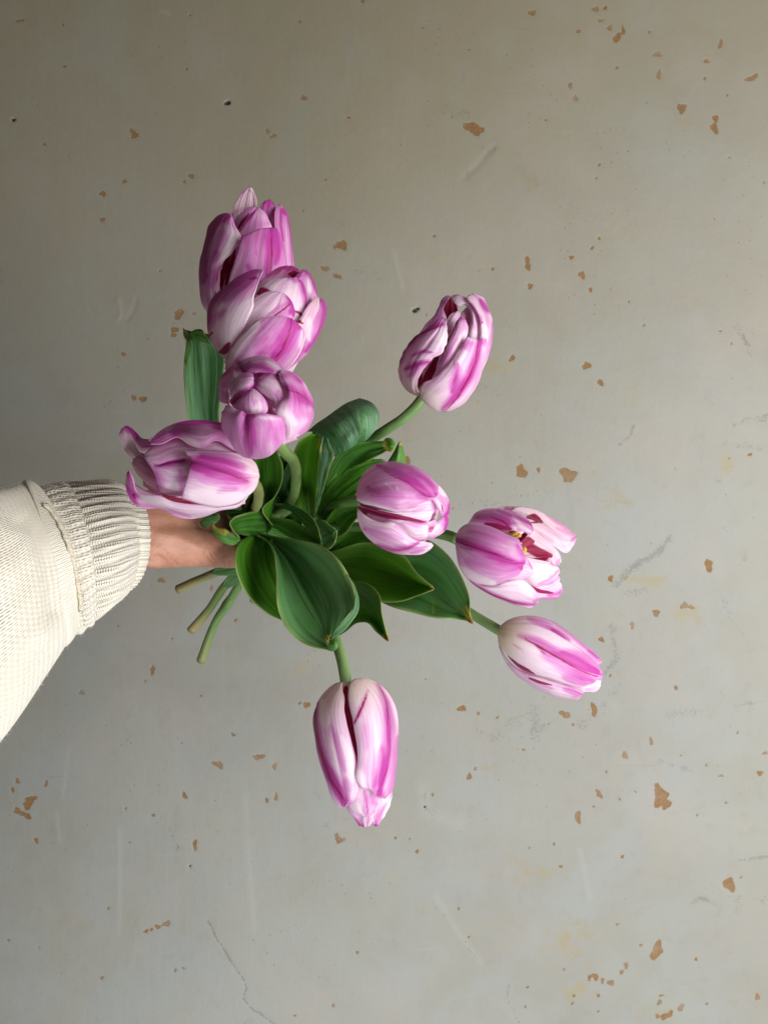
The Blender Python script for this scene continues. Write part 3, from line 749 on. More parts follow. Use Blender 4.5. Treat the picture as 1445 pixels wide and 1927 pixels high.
f.petal([(600,1500),(640,1250),(680,1080),(740,1000),(840,945),(940,925)], [(1080,1500),(1130,1300),(1140,1180),(1135,1060),(1110,970),(1050,925)], lay=0, side=-.9, bulge=3, tint=(.02,.1,.1), flame=.05,
        st=[('d',[(690,1040),(730,1060),(800,1060)],44,1.0),('t',[(1135,1220),(1130,1080),(1080,940)],34,.9),('d',[(1010,1220),(1080,1250),(1110,1290)],12,.9),('t',[(1000,940),(1080,950)],30,.5)])
f.petal([(900,1800),(960,1600),(1010,1400),(1090,1280),(1150,1180),(1240,1095)], [(1000,1800),(1110,1600),(1180,1400),(1240,1280),(1258,1180),(1250,1095)], lay=3, bulge=1.5, inner=True, tint=(.08,.1,.05), flame=.05,
        st=[('w',[(1160,1300),(1180,1420)],30,.4),('d',[(1040,1300),(1105,1345)],14,.9)])
f.petal([(780,1850),(980,1740),(1080,1600),(1120,1440),(1180,1290),(1248,1190),(1262,1110)], [(800,1860),(1010,1730),(1160,1590),(1250,1450),(1305,1320),(1325,1210),(1290,1120)], lay=2.5, bulge=2.2, tint=(.32,.2,.3), flame=.1,
        st=[('t',[(1130,1590),(1260,1420),(1315,1230),(1280,1130)],34,.8),('w',[(1180,1330),(1150,1450),(1170,1500)],30,.45),('t',[(1040,1700),(1110,1560)],30,.3)])
f.petal([(395,1700),(440,1500),(500,1300),(570,1180),(680,1100),(800,1050),(880,1050)], [(700,1750),(820,1500),(900,1400),(980,1330),(1028,1280),(1015,1160),(950,1075)], lay=6, bulge=2.5, tint=(.03,.08,.1), flame=.05,
        st=[('t',[(1020,1270),(1010,1150),(970,1100)],44,.9),('t',[(780,1270),(900,1190),(1000,1150)],20,.35),('d',[(850,1270),(930,1215),(990,1165)],9,.8),('t',[(860,1270),(1000,1240)],46,.5),('t',[(480,1400),(480,1330)],10,.3)])
f.petal([(400,1660),(330,1590),(268,1480),(236,1340),(240,1230),(290,1110),(400,1000),(520,915),(620,868),(700,846)],
        [(430,1680),(480,1520),(560,1400),(620,1290),(660,1180),(655,1120),(690,1020),(712,940),(735,890),(742,858)], M=[(415,1670),(400,1560),(400,1400),(410,1280),(450,1180),(540,1070),(620,1000),(665,950),(700,890),(728,852)], lay=10, bulge=2.2, curl=-1.5, tint=(.05,.05,.3), flame=.05, ridge=0,
        st=[('t',[(245,1330),(270,1170),(400,1010),(560,900),(700,860)],56,1.05),('t',[(400,1130),(540,1030),(680,930)],60,.55),('d',[(620,945),(700,925)],14,.6),('d',[(360,1600),(400,1590),(440,1520)],30,1.0),('d',[(262,1450),(300,1420)],10,.9),
            ('t',[(260,1400),(300,1300),(400,1230)],40,.45),('w',[(650,1150),(560,1230),(470,1340),(400,1480)],60,.5)])
f.petal([(400,1760),(420,1640),(520,1480),(620,1380),(700,1310),(745,1278)], [(640,1950),(900,1790),(1010,1700),(1090,1560),(1116,1410),(1040,1320)], M=[(500,1850),(640,1680),(760,1540),(850,1440),(920,1350),(965,1285)], lay=13, bulge=4.2, tint=(.30,.12,.1), flame=.22, fw=.45, uc=.35,
        st=[('t',[(830,1680),(930,1530),(990,1400),(1000,1300)],70,.75),('d',[(840,1690),(900,1600),(960,1490),(1000,1370)],12,.7),('t',[(990,1300),(1080,1380)],40,.5),('w',[(440,1680),(560,1500),(700,1340)],60,.55),('t',[(700,1600),(780,1480)],80,.35),('w',[(1100,1400),(1080,1560)],24,.4)], ridge=.8)
# --- C: round bud seen from its tip
tC = tulip('round closed tulip seen straight onto its tip, between the open blooms at upper left', (510, 800, .47))
f = Flower(tC, Z2, (1030, 440), .405, (-.10, -.10, -1), 100, 96); f.back(.84, 3)
f.petal([(1000,360),(1035,380),(1060,400)], [(1150,620),(1130,560),(1100,520)], lay=-9, bulge=0, inner=True, tint=(.45,.1,.1), nu=16, nv=16)
f.petal([(1240,640),(1200,600),(1160,540),(1100,480),(1060,430)], [(1140,680),(1100,600),(1060,520),(1030,460),(1020,420)], lay=-5, bulge=0, inner=True, tint=(.15,.1,.1), nu=16, nv=16, st=[('d',[(1155,590),(1165,620)],14,.9)])
f.petal([(820,430),(810,330),(860,240),(960,200)], [(1150,440),(1160,330),(1120,240),(980,200)], lay=-3, bulge=1, tint=(.2,.1,.1), nu=20, nv=20)
f.petal([(735,400),(728,330),(735,260),(770,200),(830,150),(880,128)], [(800,420),(800,370),(800,320),(840,270),(890,215),(915,150)], lay=2, bulge=2.5, tint=(.35,.1,.25), flame=.1,
        st=[('t',[(860,140),(900,170),(900,210)],26,.7),('t',[(740,240),(800,200),(870,180)],24,.4),('w',[(830,200),(845,240)],12,.7),('w',[(760,320),(820,330)],14,.3)], label=None)
f.petal([(850,140),(940,108),(1030,106),(1100,140),(1150,185)], [(900,215),(950,212),(1020,210),(1090,225),(1125,235)], lay=4, bulge=3, tint=(.42,.2,.1), flame=.1,
        st=[('t',[(870,150),(900,190),(930,150)],22,.9),('t',[(900,170),(1000,170),(1080,200)],22,.5),('w',[(1040,140),(1120,190)],26,.45)])
f.petal([(805,375),(830,355),(880,340),(930,318),(955,285)], [(800,310),(822,265),(860,228),(905,206),(948,222)], lay=3.5, bulge=2.8, tint=(.12,.25,.1), flame=.1,
        st=[('t',[(850,340),(925,315),(950,280)],14,.6),('t',[(880,240),(940,230)],18,.4)])
f.petal([(1075,445),(1080,410),(1030,360),(985,330),(962,300)], [(1150,400),(1165,340),(1145,275),(1115,218),(1030,218)], M=[(1110,430),(1118,380),(1090,320),(1050,270),(985,245)], lay=2.5, bulge=3, tint=(.08,.3,.05), flame=.05,
        st=[('t',[(968,300),(990,260),(1050,225)],18,.7),('t',[(1110,330),(1120,400)],24,.3),('t',[(1040,225),(1110,250)],22,.35)])
f.petal([(860,465),(820,430),(802,400),(815,365),(880,335)], [(1000,490),(1042,460),(1040,410),(1000,350),(950,312)], M=[(930,490),(930,450),(925,400),(930,350),(930,318)], lay=6, bulge=4, tint=(.08,.35,.05), flame=.05,
        st=[('t',[(815,410),(860,370),(930,330)],26,.9),('d',[(822,408),(880,358)],7,.7),('t',[(860,440),(960,400)],40,.2)])
f.petal([(1165,640),(1165,600),(1140,530),(1090,478),(1110,425),(1165,350),(1160,310),(1120,240),(1122,200)], [(1240,622),(1300,580),(1340,500),(1345,420),(1318,340),(1275,265),(1220,215),(1170,196),(1126,196)],
        M=[(1195,640),(1230,590),(1240,520),(1225,460),(1220,400),(1210,350),(1190,290),(1160,240),(1124,198)], lay=7, bulge=3.6, tint=(.12,.1,.0), flame=.1,
        st=[('t',[(1150,300),(1200,320),(1270,370),(1330,420)],50,.75),('d',[(1165,320),(1240,345),(1310,400)],7,.6),('t',[(1140,240),(1200,215),(1260,270)],36,.6),('t',[(1340,440),(1320,540),(1250,600)],26,.45),('w',[(1130,460),(1230,540)],36,.2),('t',[(1180,380),(1290,480)],60,.35)])
f.petal([(742,560),(745,500),(765,440),(785,418),(840,445),(905,482)], [(1163,640),(1160,560),(1150,510),(1120,492),(1060,480),(970,486)], M=[[(850,728),(830,640),(830,560),(850,490),(875,465),(907,482)],[(940,768),(915,660),(915,560),(915,520),(915,495),(912,482)],[(1060,748),(1050,660),(1050,560),(1040,510),(1010,488),(930,484)]], lay=10, bulge=4, tint=(.40,.1,.1), flame=.1, ridge=1.2, uc=-.1,
        st=[('t',[(930,740),(930,600),(912,490)],46,.6),('d',[(925,660),(925,560),(914,495)],8,.55),('t',[(890,480),(960,495)],20,.5),('t',[(760,560),(840,640)],46,.25),('t',[(1060,540),(1110,640)],60,.25),('w',[(780,440),(850,470)],16,.4),('w',[(980,500),(1130,510)],16,.4)], wavy=.8)
# --- D: left, pointing at the sleeve
tD = tulip('wide open tulip lying on its side above the wrist, petals pointing left towards the sleeve', (480, 905, .49))
f = Flower(tD, Z2, (590, 850), .440, (-.92, -.12, -.38), 152, 84); f.back(.86, 3)
f.petal([(800,800),(600,760),(400,740),(260,740),(180,700),(150,620)], [(800,1000),(600,960),(400,900),(280,840),(200,780),(165,700)], lay=-12, side=0.0, bulge=0, inner=True, tint=(.3,.1,.1), flame=.2,
        st=[('d',[(180,640),(220,720),(300,800)],50,1.0)])
f.petal([(500,760),(380,700),(300,650),(230,635),(185,590),(140,556),(115,556)], [(500,800),(380,740),(290,700),(230,718),(200,680),(165,620),(120,572)], lay=-12, side=-.5, bulge=1.5, tint=(.3,.2,.2), flame=.2,
        st=[('t',[(120,562),(200,620),(280,640)],22,.6),('t',[(110,560),(130,570)],24,.8)])
f.petal([(500,900),(380,820),(300,760),(235,745),(180,650),(140,580),(118,562)], [(500,960),(380,900),(250,830),(170,770),(105,690),(84,610),(104,568)], lay=-8, side=-.6, bulge=2.2, inner=True, tint=(.0,.1,.1), flame=.0,
        st=[('t',[(86,600),(120,562),(150,600)],24,.75),('w',[(150,700),(120,640)],30,.2)])
f.petal([(900,1000),(700,960),(500,980),(330,1000),(230,960),(160,900),(146,840)], [(900,1060),(700,1080),(500,1120),(350,1080),(230,1060),(160,1000),(136,900)], lay=-11, side=-.35, bulge=-2, inner=True, tint=(.2,.1,.1), flame=.1,
        st=[('d',[(300,950),(440,1030),(640,1080)],22,.9),('t',[(180,900),(330,990)],40,.2)])
f.petal([(600,880),(480,840),(380,800),(280,765),(215,748),(175,765)], [(600,1020),(480,1010),(380,1000),(300,950),(210,880),(165,800)], lay=-5, side=-.8, bulge=2, inner=True, tint=(.12,.15,.1), flame=.1,
        st=[('t',[(240,780),(300,830),(340,960)],36,.35),('d',[(300,960),(380,1010),(470,1040)],16,.8)])
f.petal([(900,720),(780,660),(700,650),(640,670),(610,700)], [(930,800),(800,740),(720,730),(660,725),(615,712)], lay=-3, side=-.8, bulge=0, inner=True, tint=(.22,.1,.1), nu=18, nv=24)
f.petal([(980,860),(900,700),(760,620),(620,640),(500,620),(400,640),(300,680),(242,738)], [(980,900),(860,1010),(700,1010),(560,990),(440,985),(345,982),(320,880),(240,745)],
        M=[(980,880),(880,860),(760,820),(620,790),(500,780),(400,790),(330,810),(262,772)], lay=3, bulge=3, tint=(.15,.1,.05), flame=.1,
        st=[('t',[(320,818),(400,800),(510,775)],26,.7),('d',[(330,815),(420,795),(510,772)],6,.6),('t',[(480,850),(500,980)],30,.4),('t',[(290,690),(420,660)],40,.25),('t',[(330,850),(340,960)],30,.25),('w',[(400,940),(470,950)],36,.4)], ridge=1.0)
f.petal([(985,860),(900,700),(830,620),(760,540),(660,520),(540,520),(430,540),(345,590),(275,655)], [(975,880),(900,760),(800,700),(700,650),(620,704),(540,680),(460,630),(360,672),(280,672)], lay=9, bulge=3.2, curl=-2.5, tint=(.28,.1,.2), flame=.15,
        st=[('t',[(440,600),(520,540),(640,525)],60,.7),('t',[(700,530),(820,600)],70,.7),('w',[(480,630),(600,690)],24,.4),('t',[(300,650),(380,600)],30,.3),('w',[(560,570),(620,620)],40,.2)], wavy=.9)
f.petal([(960,950),(850,1060),(740,1078),(600,1062),(500,1055),(430,1044),(340,1010),(240,995),(200,980),(175,900),(148,838)],
        [(950,960),(850,1080),(740,1100),(640,1140),(540,1156),(450,1140),(350,1092),(250,1092),(170,1050),(128,960),(138,860)], lay=11, bulge=2.4, curl=-1, tint=(.03,.2,.1), flame=.02,
        st=[('t',[(140,860),(145,960),(190,1050)],34,.9),('t',[(200,1060),(340,1080),(540,1140)],20,.35),('d',[(170,990),(185,1020)],8,.8),('w',[(240,1020),(420,1070)],30,.3)])
f.petal([(985,850),(965,795),(915,755),(840,730),(720,716),(610,714),(504,722)], [(985,900),(965,960),(910,1015),(830,1062),(740,1080),(610,1062),(488,1026)],
        M=[(992,880),(930,880),(850,870),(760,840),(680,820),(600,800),(548,790)], lay=14, bulge=4.5, tint=(.12,.05,.05), flame=.15, cream=.25, uc=-.05,
        st=[('t',[(550,795),(700,840),(900,910)],70,.85),('t',[(560,790),(640,820)],40,.6),('d',[(540,792),(700,838),(920,915)],7,.6),('d',[(840,880),(960,890)],4,.35),('t',[(620,750),(760,780),(880,820)],46,.45),('w',[(560,1000),(700,1040),(860,1010)],50,.5),
            ('t',[(720,980),(840,960)],26,.35),('t',[(510,760),(540,800)],26,.7)], ridge=1.5)
# --- E: upper right
tE = tulip('upright tulip at upper right standing apart, a crimson gap between its petals', (792, 745, .53))
f = Flower(tE, Z3, (715, 870), .500, (.42, -1, -.22), 122, 82); f.back(.82, 3)
f.petal([(520,800),(560,560),(600,430),(650,310),(700,240),(755,222)], [(900,800),(880,560),(860,430),(840,330),(800,260),(770,222)], lay=-10, side=-.1, bulge=-1, inner=True, tint=(.1,.1,.1), flame=.1,
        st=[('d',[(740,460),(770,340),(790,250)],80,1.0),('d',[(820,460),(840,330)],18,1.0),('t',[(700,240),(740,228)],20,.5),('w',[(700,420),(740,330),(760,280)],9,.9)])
f.petal([(440,700),(500,560),(580,450),(640,340),(680,250),(730,222)], [(560,700),(640,560),(720,470),(690,370),(730,290),(775,228)], lay=-7, side=-.6, bulge=2, tint=(.3,.2,.1), flame=.1, st=[('t',[(560,560),(650,400),(690,270)],30,.2),('w',[(640,560),(700,460)],20,.4)])
f.petal([(850,900),(860,700),(870,500),(900,400),(950,350),(985,370)], [(1100,900),(1090,700),(1060,520),(1030,430),(1010,390),(990,375)], lay=-5, side=-.8, bulge=1, inner=True, tint=(.06,.1,.05), nu=20, nv=36)
f.petal([(880,1000),(950,760),(975,620),(1000,500),(985,380),(930,320),(860,328),(810,300),(782,252)], [(1120,1000),(1110,760),(1105,650),(1090,500),(1050,380),(1000,300),(930,235),(860,206),(800,215)], lay=-1, side=-.9, bulge=3, tint=(.0,.1,.05), flame=.02,
        st=[('t',[(1100,560),(1060,400),(960,270)],14,.5),('t',[(800,225),(860,215)],18,.35),('t',[(1000,430),(1040,600)],18,.25)])
f.petal([(560,1250),(620,1000),(660,820),(690,640),(720,500),(760,432),(850,393)], [(740,1200),(740,1000),(760,820),(800,640),(850,520),(876,430),(868,400)], lay=-2, side=-.9, bulge=2, tint=(.02,.1,.05), flame=.03, st=[('t',[(740,660),(830,540),(870,430)],10,.4)])
f.petal([(960,1200),(1040,980),(1100,760),(1108,620),(1085,460),(1020,330),(950,240),(955,212)], [(1060,1240),(1130,1060),(1200,900),(1240,700),(1245,500),(1200,370),(1140,240),(1040,200)],
        M=[(1020,1230),(1100,1020),(1160,850),(1180,660),(1160,500),(1110,340),(1060,250),(995,205)], lay=3, bulge=3, tint=(.12,.1,.05), flame=.15, uc=.2,
        st=[('t',[(1100,270),(1150,340),(1190,400)],40,.8),('t',[(1180,980),(1225,800),(1240,520)],22,.45),('d',[(1100,560),(1130,515),(1165,508)],6,.9),('d',[(1105,700),(1095,600)],6,.8),('w',[(1130,560),(1170,700)],46,.4),('t',[(1080,440),(1110,520)],24,.5)])
f.petal([(420,1330),(395,1230),(440,1080),(520,980),(620,890),(680,868)], [(520,1330),(560,1200),(640,1090),(700,980),(720,900),(690,860)], lay=-2, side=-.85, bulge=-.5, inner=True, tint=(.05,.0,.0), flame=0,
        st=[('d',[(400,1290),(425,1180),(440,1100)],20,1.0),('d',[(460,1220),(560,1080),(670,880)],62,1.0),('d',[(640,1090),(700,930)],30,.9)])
f.petal([(530,1220),(600,1080),(670,920),(720,760),(790,620),(850,490),(890,448)], [(600,1180),(700,1070),(800,960),(890,820),(950,700),(965,570),(930,480)], lay=3.5, bulge=3.5, tint=(.12,.1,.05), flame=.2, uc=-.2,
        st=[('d',[(660,960),(720,760),(850,500)],20,.85),('t',[(870,470),(930,490)],30,.5),('t',[(640,1080),(760,860),(850,700)],20,.35),('w',[(800,900),(930,640)],40,.4)])
f.petal([(405,1355),(300,1310),(225,1230),(182,1120),(180,1010),(225,880),(320,730),(440,625),(540,560),(630,485),(700,460)],
        [(420,1350),(382,1290),(385,1200),(430,1110),(500,1010),(590,910),(675,872),(705,800),(738,660),(728,560),(728,470)], lay=6.5, bulge=3, curl=-1, tint=(.12,.05,.05), flame=.05, cream=.3,
        st=[('t',[(200,980),(250,820),(370,690),(540,580),(680,540)],46,.9),('d',[(195,1010),(260,820),(420,660),(690,545)],15,.6),('t',[(260,1050),(380,1000),(520,960)],34,.9),('t',[(340,900),(440,850),(560,860)],20,.8),('t',[(300,1130),(400,1040)],40,.45),
            ('w',[(600,700),(700,640),(700,820)],50,.4),('w',[(380,950),(500,910)],10,.6),('t',[(600,520),(710,480)],26,.4),('w',[(250,1180),(340,1260)],50,.3)], ridge=.6)
f.petal([(430,1360),(430,1280),(455,1215),(560,1160),(660,1080),(760,980),(860,840),(910,750),(955,692)], [(440,1390),(520,1465),(620,1530),(740,1530),(850,1490),(960,1400),(1060,1260),(1130,1060),(1180,850),(1178,700)],
        M=[[(433,1370),(480,1360),(560,1300),(660,1220),(760,1110),(850,990),(920,880),(960,790),(1000,690)],[(437,1382),(520,1430),(640,1440),(760,1370),(860,1260),(940,1130),(1010,980),(1050,840),(1075,715)]], lay=9, bulge=3.4, tint=(.12,.0,.05), flame=.0, cream=.35,
        st=[('t',[(680,1500),(840,1330),(980,1130),(1060,900),(1090,715)],54,.95),('d',[(700,1530),(850,1360),(980,1130),(1050,950),(1075,730)],14,.65),('t',[(780,1300),(830,1150),(840,1000)],50,.75),('d',[(805,940),(815,1040)],7,.6),('d',[(850,970),(860,1060)],7,.6),('d',[(893,1040),(893,1090)],7,.5),
            ('d',[(830,1100),(800,1220)],12,.4),('t',[(900,800),(1000,760)],60,.5),('t',[(1100,760),(1160,730)],40,.5),('w',[(480,1300),(560,1400),(620,1480)],70,.4)], ridge=.8, uc=.35)
# --- F: centre right, over the leaves
tF = tulip('plump closed tulip over the leaves at right, one lower petal hooked outwards', (672, 945, .485))
f = Flower(tF, Z4, (700, 700), .445, (1, .20, -.35), 94, 84); f.back(.92, 3)
f.petal([(940,800),(980,850),(1040,840),(1090,830)], [(920,1040),(960,1040),(1030,1010),(1080,960)], lay=0, bulge=-.5, inner=True, tint=(.2,.1,.1), nu=16, nv=18, st=[('t',[(1010,900),(1050,940)],30,.4),('d',[(1000,960),(1060,960)],10,.5)])
f.petal([(700,900),(860,900),(1000,960),(1060,870),(1120,830),(1165,775)], [(700,1050),(900,1060),(1040,1042),(1130,1000),(1200,930),(1228,775)], lay=-2, bulge=2.4, tint=(.1,.1,.3), flame=.1,
        st=[('t',[(1180,780),(1215,850),(1180,940)],36,.7),('t',[(1000,1040),(1100,1010)],20,.3),('w',[(1060,930),(1120,900)],30,.3)])
f.petal([(700,500),(900,560),(1000,590),(1060,640),(1110,720),(1150,800)], [(700,300),(940,330),(1090,420),(1170,500),(1240,640),(1228,772)], M=[(700,400),(920,450),(1050,500),(1120,590),(1170,690),(1185,785)], lay=1, bulge=2.6, tint=(.15,.1,.2), flame=.1,
        st=[('t',[(1240,640),(1235,740),(1180,775)],34,.8),('d',[(1140,660),(1160,745)],7,.8),('w',[(1120,460),(1180,560)],34,.4),('t',[(1050,620),(1110,760)],20,.4),('w',[(1150,720),(1100,620)],20,.3)])
f.petal([(225,640),(450,690),(640,690),(800,640),(940,600),(1030,600)], [(230,680),(450,750),(650,810),(820,850),(920,870),(1000,858)], M=[(228,660),(450,720),(640,750),(810,750),(960,735),(1070,720)], lay=4, bulge=2.2, tint=(.03,.1,.05), flame=.03,
        st=[('d',[(215,650),(450,745),(700,800),(960,860)],26,.9),('t',[(760,800),(880,840),(980,850)],20,.5),('t',[(1040,620),(1080,700),(1110,840)],34,.6),('t',[(820,740),(960,690)],26,.2)], ridge=-.3)
f.petal([(205,650),(350,705),(520,760),(700,810),(850,845),(1005,860)], [(205,720),(350,820),(520,880),(700,980),(850,1075),(975,1030)], M=[(205,690),(350,760),(520,815),(700,880),(850,950),(1000,950)], lay=2.5, bulge=1.8, tint=(.05,.1,.0), flame=.03,
        st=[('d',[(205,690),(350,735),(560,790),(720,815),(860,835)],32,1.0),('d',[(240,710),(310,765)],22,1.0),('t',[(330,770),(560,830)],40,.25),('t',[(700,860),(860,900),(980,870)],22,.3),('w',[(960,920),(990,1000)],30,.5)])
f.petal([(195,620),(186,520),(215,400),(300,270),(420,195),(560,172),(730,190),(880,240),(1010,330),(1120,440)],
        [(208,610),(260,650),(340,665),(450,695),(560,725),(665,748),(760,705),(870,665),(980,615),(1060,595)],
        M=[(202,615),(235,580),(300,520),(420,470),(560,440),(690,440),(800,470),(900,510),(1010,560),(1090,560)], lay=8, bulge=4, tint=(.30,.05,.1), flame=.05, wavy=.8,
        st=[('t',[(420,220),(620,290),(820,400),(1010,560)],56,.85),('d',[(490,280),(620,350),(780,420),(960,560)],10,.6),('t',[(560,185),(760,240),(960,380),(1090,540)],60,.55),('t',[(320,480),(500,560),(700,560)],70,.4),('d',[(320,450),(360,560)],8,.55),
            ('w',[(205,620),(400,670),(640,740)],34,.5),('w',[(520,420),(600,500)],14,.3),('w',[(640,460),(660,510)],14,.35),('d',[(430,215),(560,290)],12,.4),('t',[(860,560),(980,590)],30,.4)], ridge=1.0, uc=0)
f.petal([(195,700),(250,760),(350,835),(480,862),(600,864),(700,930),(800,1030),(890,1072),(960,1080),(1050,1108)], [(196,760),(220,880),(290,1010),(400,1110),(540,1185),(680,1222),(820,1230),(940,1218),(1010,1180),(1052,1118)],
        M=[(195,730),(240,830),(320,940),(440,1000),(560,1050),(680,1100),(790,1140),(880,1140),(950,1130),(1051,1112)], lay=7, bulge=3.2, curl=-.5, tint=(.12,.1,.0), flame=.1,
        st=[('t',[(420,1110),(600,1170),(760,1150),(880,1090)],34,.8),('d',[(500,1150),(680,1175),(820,1130),(900,1075)],8,.6),('t',[(280,930),(420,960),(700,1050)],50,.3),('d',[(270,930),(300,940)],16,.4),('t',[(800,1200),(940,1170)],30,.4),('w',[(1000,1140),(1045,1112)],24,.6),('w',[(220,760),(400,850),(600,880)],44,.5)])
# --- G: open bloom, right
tG = tulip('gaping tulip at right showing its crimson inside and yellow anthers', (860, 1012, .54))
f = Flower(tG, Z5, (520, 590), .500, (1, .22, -.30), 118, 88); f.back(.88, 3)
f.petal([(300,400),(450,350),(560,330),(700,330),(800,430),(860,560)], [(300,700),(450,760),(600,760),(700,740),(800,660),(885,575)], lay=-12, side=0.0, bulge=0, inner=True, tint=(.1,.1,.1), flame=.1,
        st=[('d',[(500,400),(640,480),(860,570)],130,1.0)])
f.petal([(380,250),(430,165),(520,150),(600,148),(700,160),(775,180)], [(500,420),(640,380),(740,360),(800,330),(815,290),(782,200)], lay=-10, side=-.4, bulge=1.5, inner=True, tint=(.1,.1,.1), flame=.1,
        st=[('d',[(640,260),(730,235),(800,280)],44,1.0),('t',[(560,160),(640,240)],18,.6),('t',[(500,160),(600,230)],26,.6),('t',[(600,170),(640,200)],12,.6)])
f.petal([(500,230),(600,155),(700,162),(800,195),(900,250),(1000,308),(1060,365),(1095,402)], [(600,420),(700,350),(760,370),(850,435),(930,500),(1022,545),(1078,485),(1102,408)], M=[(550,330),(650,260),(740,270),(830,315),(930,375),(1010,420),(1060,425),(1099,405)], lay=-4, side=-.7, bulge=1.5, inner=True, tint=(.03,.1,.0), flame=.1,
        st=[('d',[(690,245),(740,240),(805,285)],30,.95),('d',[(700,290),(800,290)],8,.7),('t',[(850,220),(1000,310),(1095,400)],24,.5),('t',[(930,330),(1060,395)],14,.3),('t',[(1060,440),(1095,410)],20,.6),('t',[(760,380),(900,440)],40,.15)],
        label='back petal spread wide to the right')
f.petal([(600,480),(680,400),(745,350),(850,430),(920,500),(968,570),(976,620)], [(600,600),(700,585),(790,590),(830,580),(882,600),(910,650),(955,645)], lay=-3, side=-.65, bulge=-1, inner=True, tint=(.08,.05,.0), flame=.0,
        st=[('d',[(600,500),(700,500),(780,545),(880,570)],44,1.0),('d',[(640,440),(730,450)],40,1.0),('w',[(720,470),(800,520)],5,.6),('t',[(960,600),(930,650)],20,.4)])
f.petal([(560,640),(660,580),(760,598),(860,620),(930,650),(960,690)], [(560,760),(640,775),(740,825),(830,810),(910,770),(958,715)], lay=0, side=-.85, bulge=2, inner=True, tint=(.0,.1,.0), flame=.0,
        st=[('t',[(780,810),(870,770),(950,690)],18,.5),('t',[(880,640),(940,655)],16,.5),('w',[(880,690),(900,730)],14,.3)])
f.petal([(440,830),(600,860),(720,815),(800,800),(880,775),(950,728)], [(440,930),(640,960),(760,935),(860,940),(930,930),(992,870)], lay=-2, side=-.7, bulge=2, tint=(.06,.15,.1), flame=.05,
        st=[('d',[(700,828),(800,870),(900,882)],16,.95),('t',[(860,900),(950,890),(990,860)],20,.6),('t',[(790,930),(940,925)],12,.6),('t',[(830,790),(900,800)],30,.2)])
f.petal([(90,440),(200,700),(300,815),(410,820),(520,782),(640,765),(710,815),(768,890),(775,935)], [(90,460),(110,660),(180,765),(260,830),(380,905),(520,965),(640,1002),(730,1008),(778,965)], lay=2, bulge=2.6, tint=(.0,.05,.1), flame=.0,
        st=[('t',[(200,780),(380,890),(560,960),(760,985)],20,.8),('d',[(230,810),(400,900),(560,958),(700,985)],7,.7),('t',[(740,970),(775,930)],18,.5),('w',[(640,830),(720,900)],34,.3)])
f.petal([(90,400),(190,290),(240,215),(330,172),(430,165),(540,182),(640,230),(715,285),(738,340)], [(100,400),(240,350),(350,330),(450,345),(540,355),(610,362),(670,368),(705,400),(738,360)], M=[(95,400),(215,320),(300,255),(390,245),(490,260),(580,290),(650,310),(710,345),(742,350)], lay=4, bulge=2.6, curl=-1, tint=(.35,.1,.0), flame=.1,
        st=[('t',[(260,240),(400,240),(560,300)],50,.7),('d',[(330,300),(430,320),(540,345)],26,.75),('d',[(380,240),(480,280),(560,350)],12,.6),('t',[(440,190),(600,250),(730,310)],18,.7),('w',[(560,240),(660,340),(720,370)],26,.45),('w',[(545,280),(590,350)],14,.5),('d',[(600,170),(660,230)],6,.5),
            ('w',[(200,290),(300,310)],16,.3),('d',[(280,200),(440,180)],10,.3)])
f.petal([(380,700),(560,640),(640,595),(672,590),(710,635),(730,680)], [(380,800),(520,775),(590,772),(650,765),(710,745),(736,700)], lay=4.5, bulge=2, tint=(.03,.2,.1), flame=.03, st=[('t',[(690,600),(730,680)],18,.45)])
f.petal([(80,420),(105,350),(190,292),(300,300),(410,335),(510,385),(615,430),(640,500)], [(78,440),(85,540),(110,650),(180,755),(280,808),(400,820),(500,785),(615,730)],
        M=[(74,430),(110,460),(200,500),(300,540),(400,570),(500,600),(600,620),(672,620)], lay=9, bulge=4.5, tint=(.28,.05,.05), flame=.05, ridge=1.2,
        st=[('t',[(90,430),(280,510),(460,580),(640,650)],46,.75),('d',[(90,450),(250,500),(400,550),(560,610)],11,.7),('d',[(100,490),(240,530)],6,.5),('d',[(100,400),(260,430)],5,.3),('t',[(180,620),(400,650),(620,690)],70,.3),('t',[(600,480),(655,600),(640,680)],34,.5),('w',[(120,680),(260,790),(400,800)],50,.6),('t',[(200,360),(500,430)],60,.25)])
for k, (x0, y0, x1, y1) in enumerate([(560,385,630,395),(540,372,600,372),(655,500,662,530)]):
    a = Z5([(x0, y0), (x1, y1)])
    tube('anther', [(a[0][0], a[0][1], .487, 1.0), ((a[0][0]+a[1][0])/2, (a[0][1]+a[1][1])/2 + 1, .484, 1.7), (a[1][0], a[1][1], .482, .9)], M_ANTHER, tG, 8, 10)
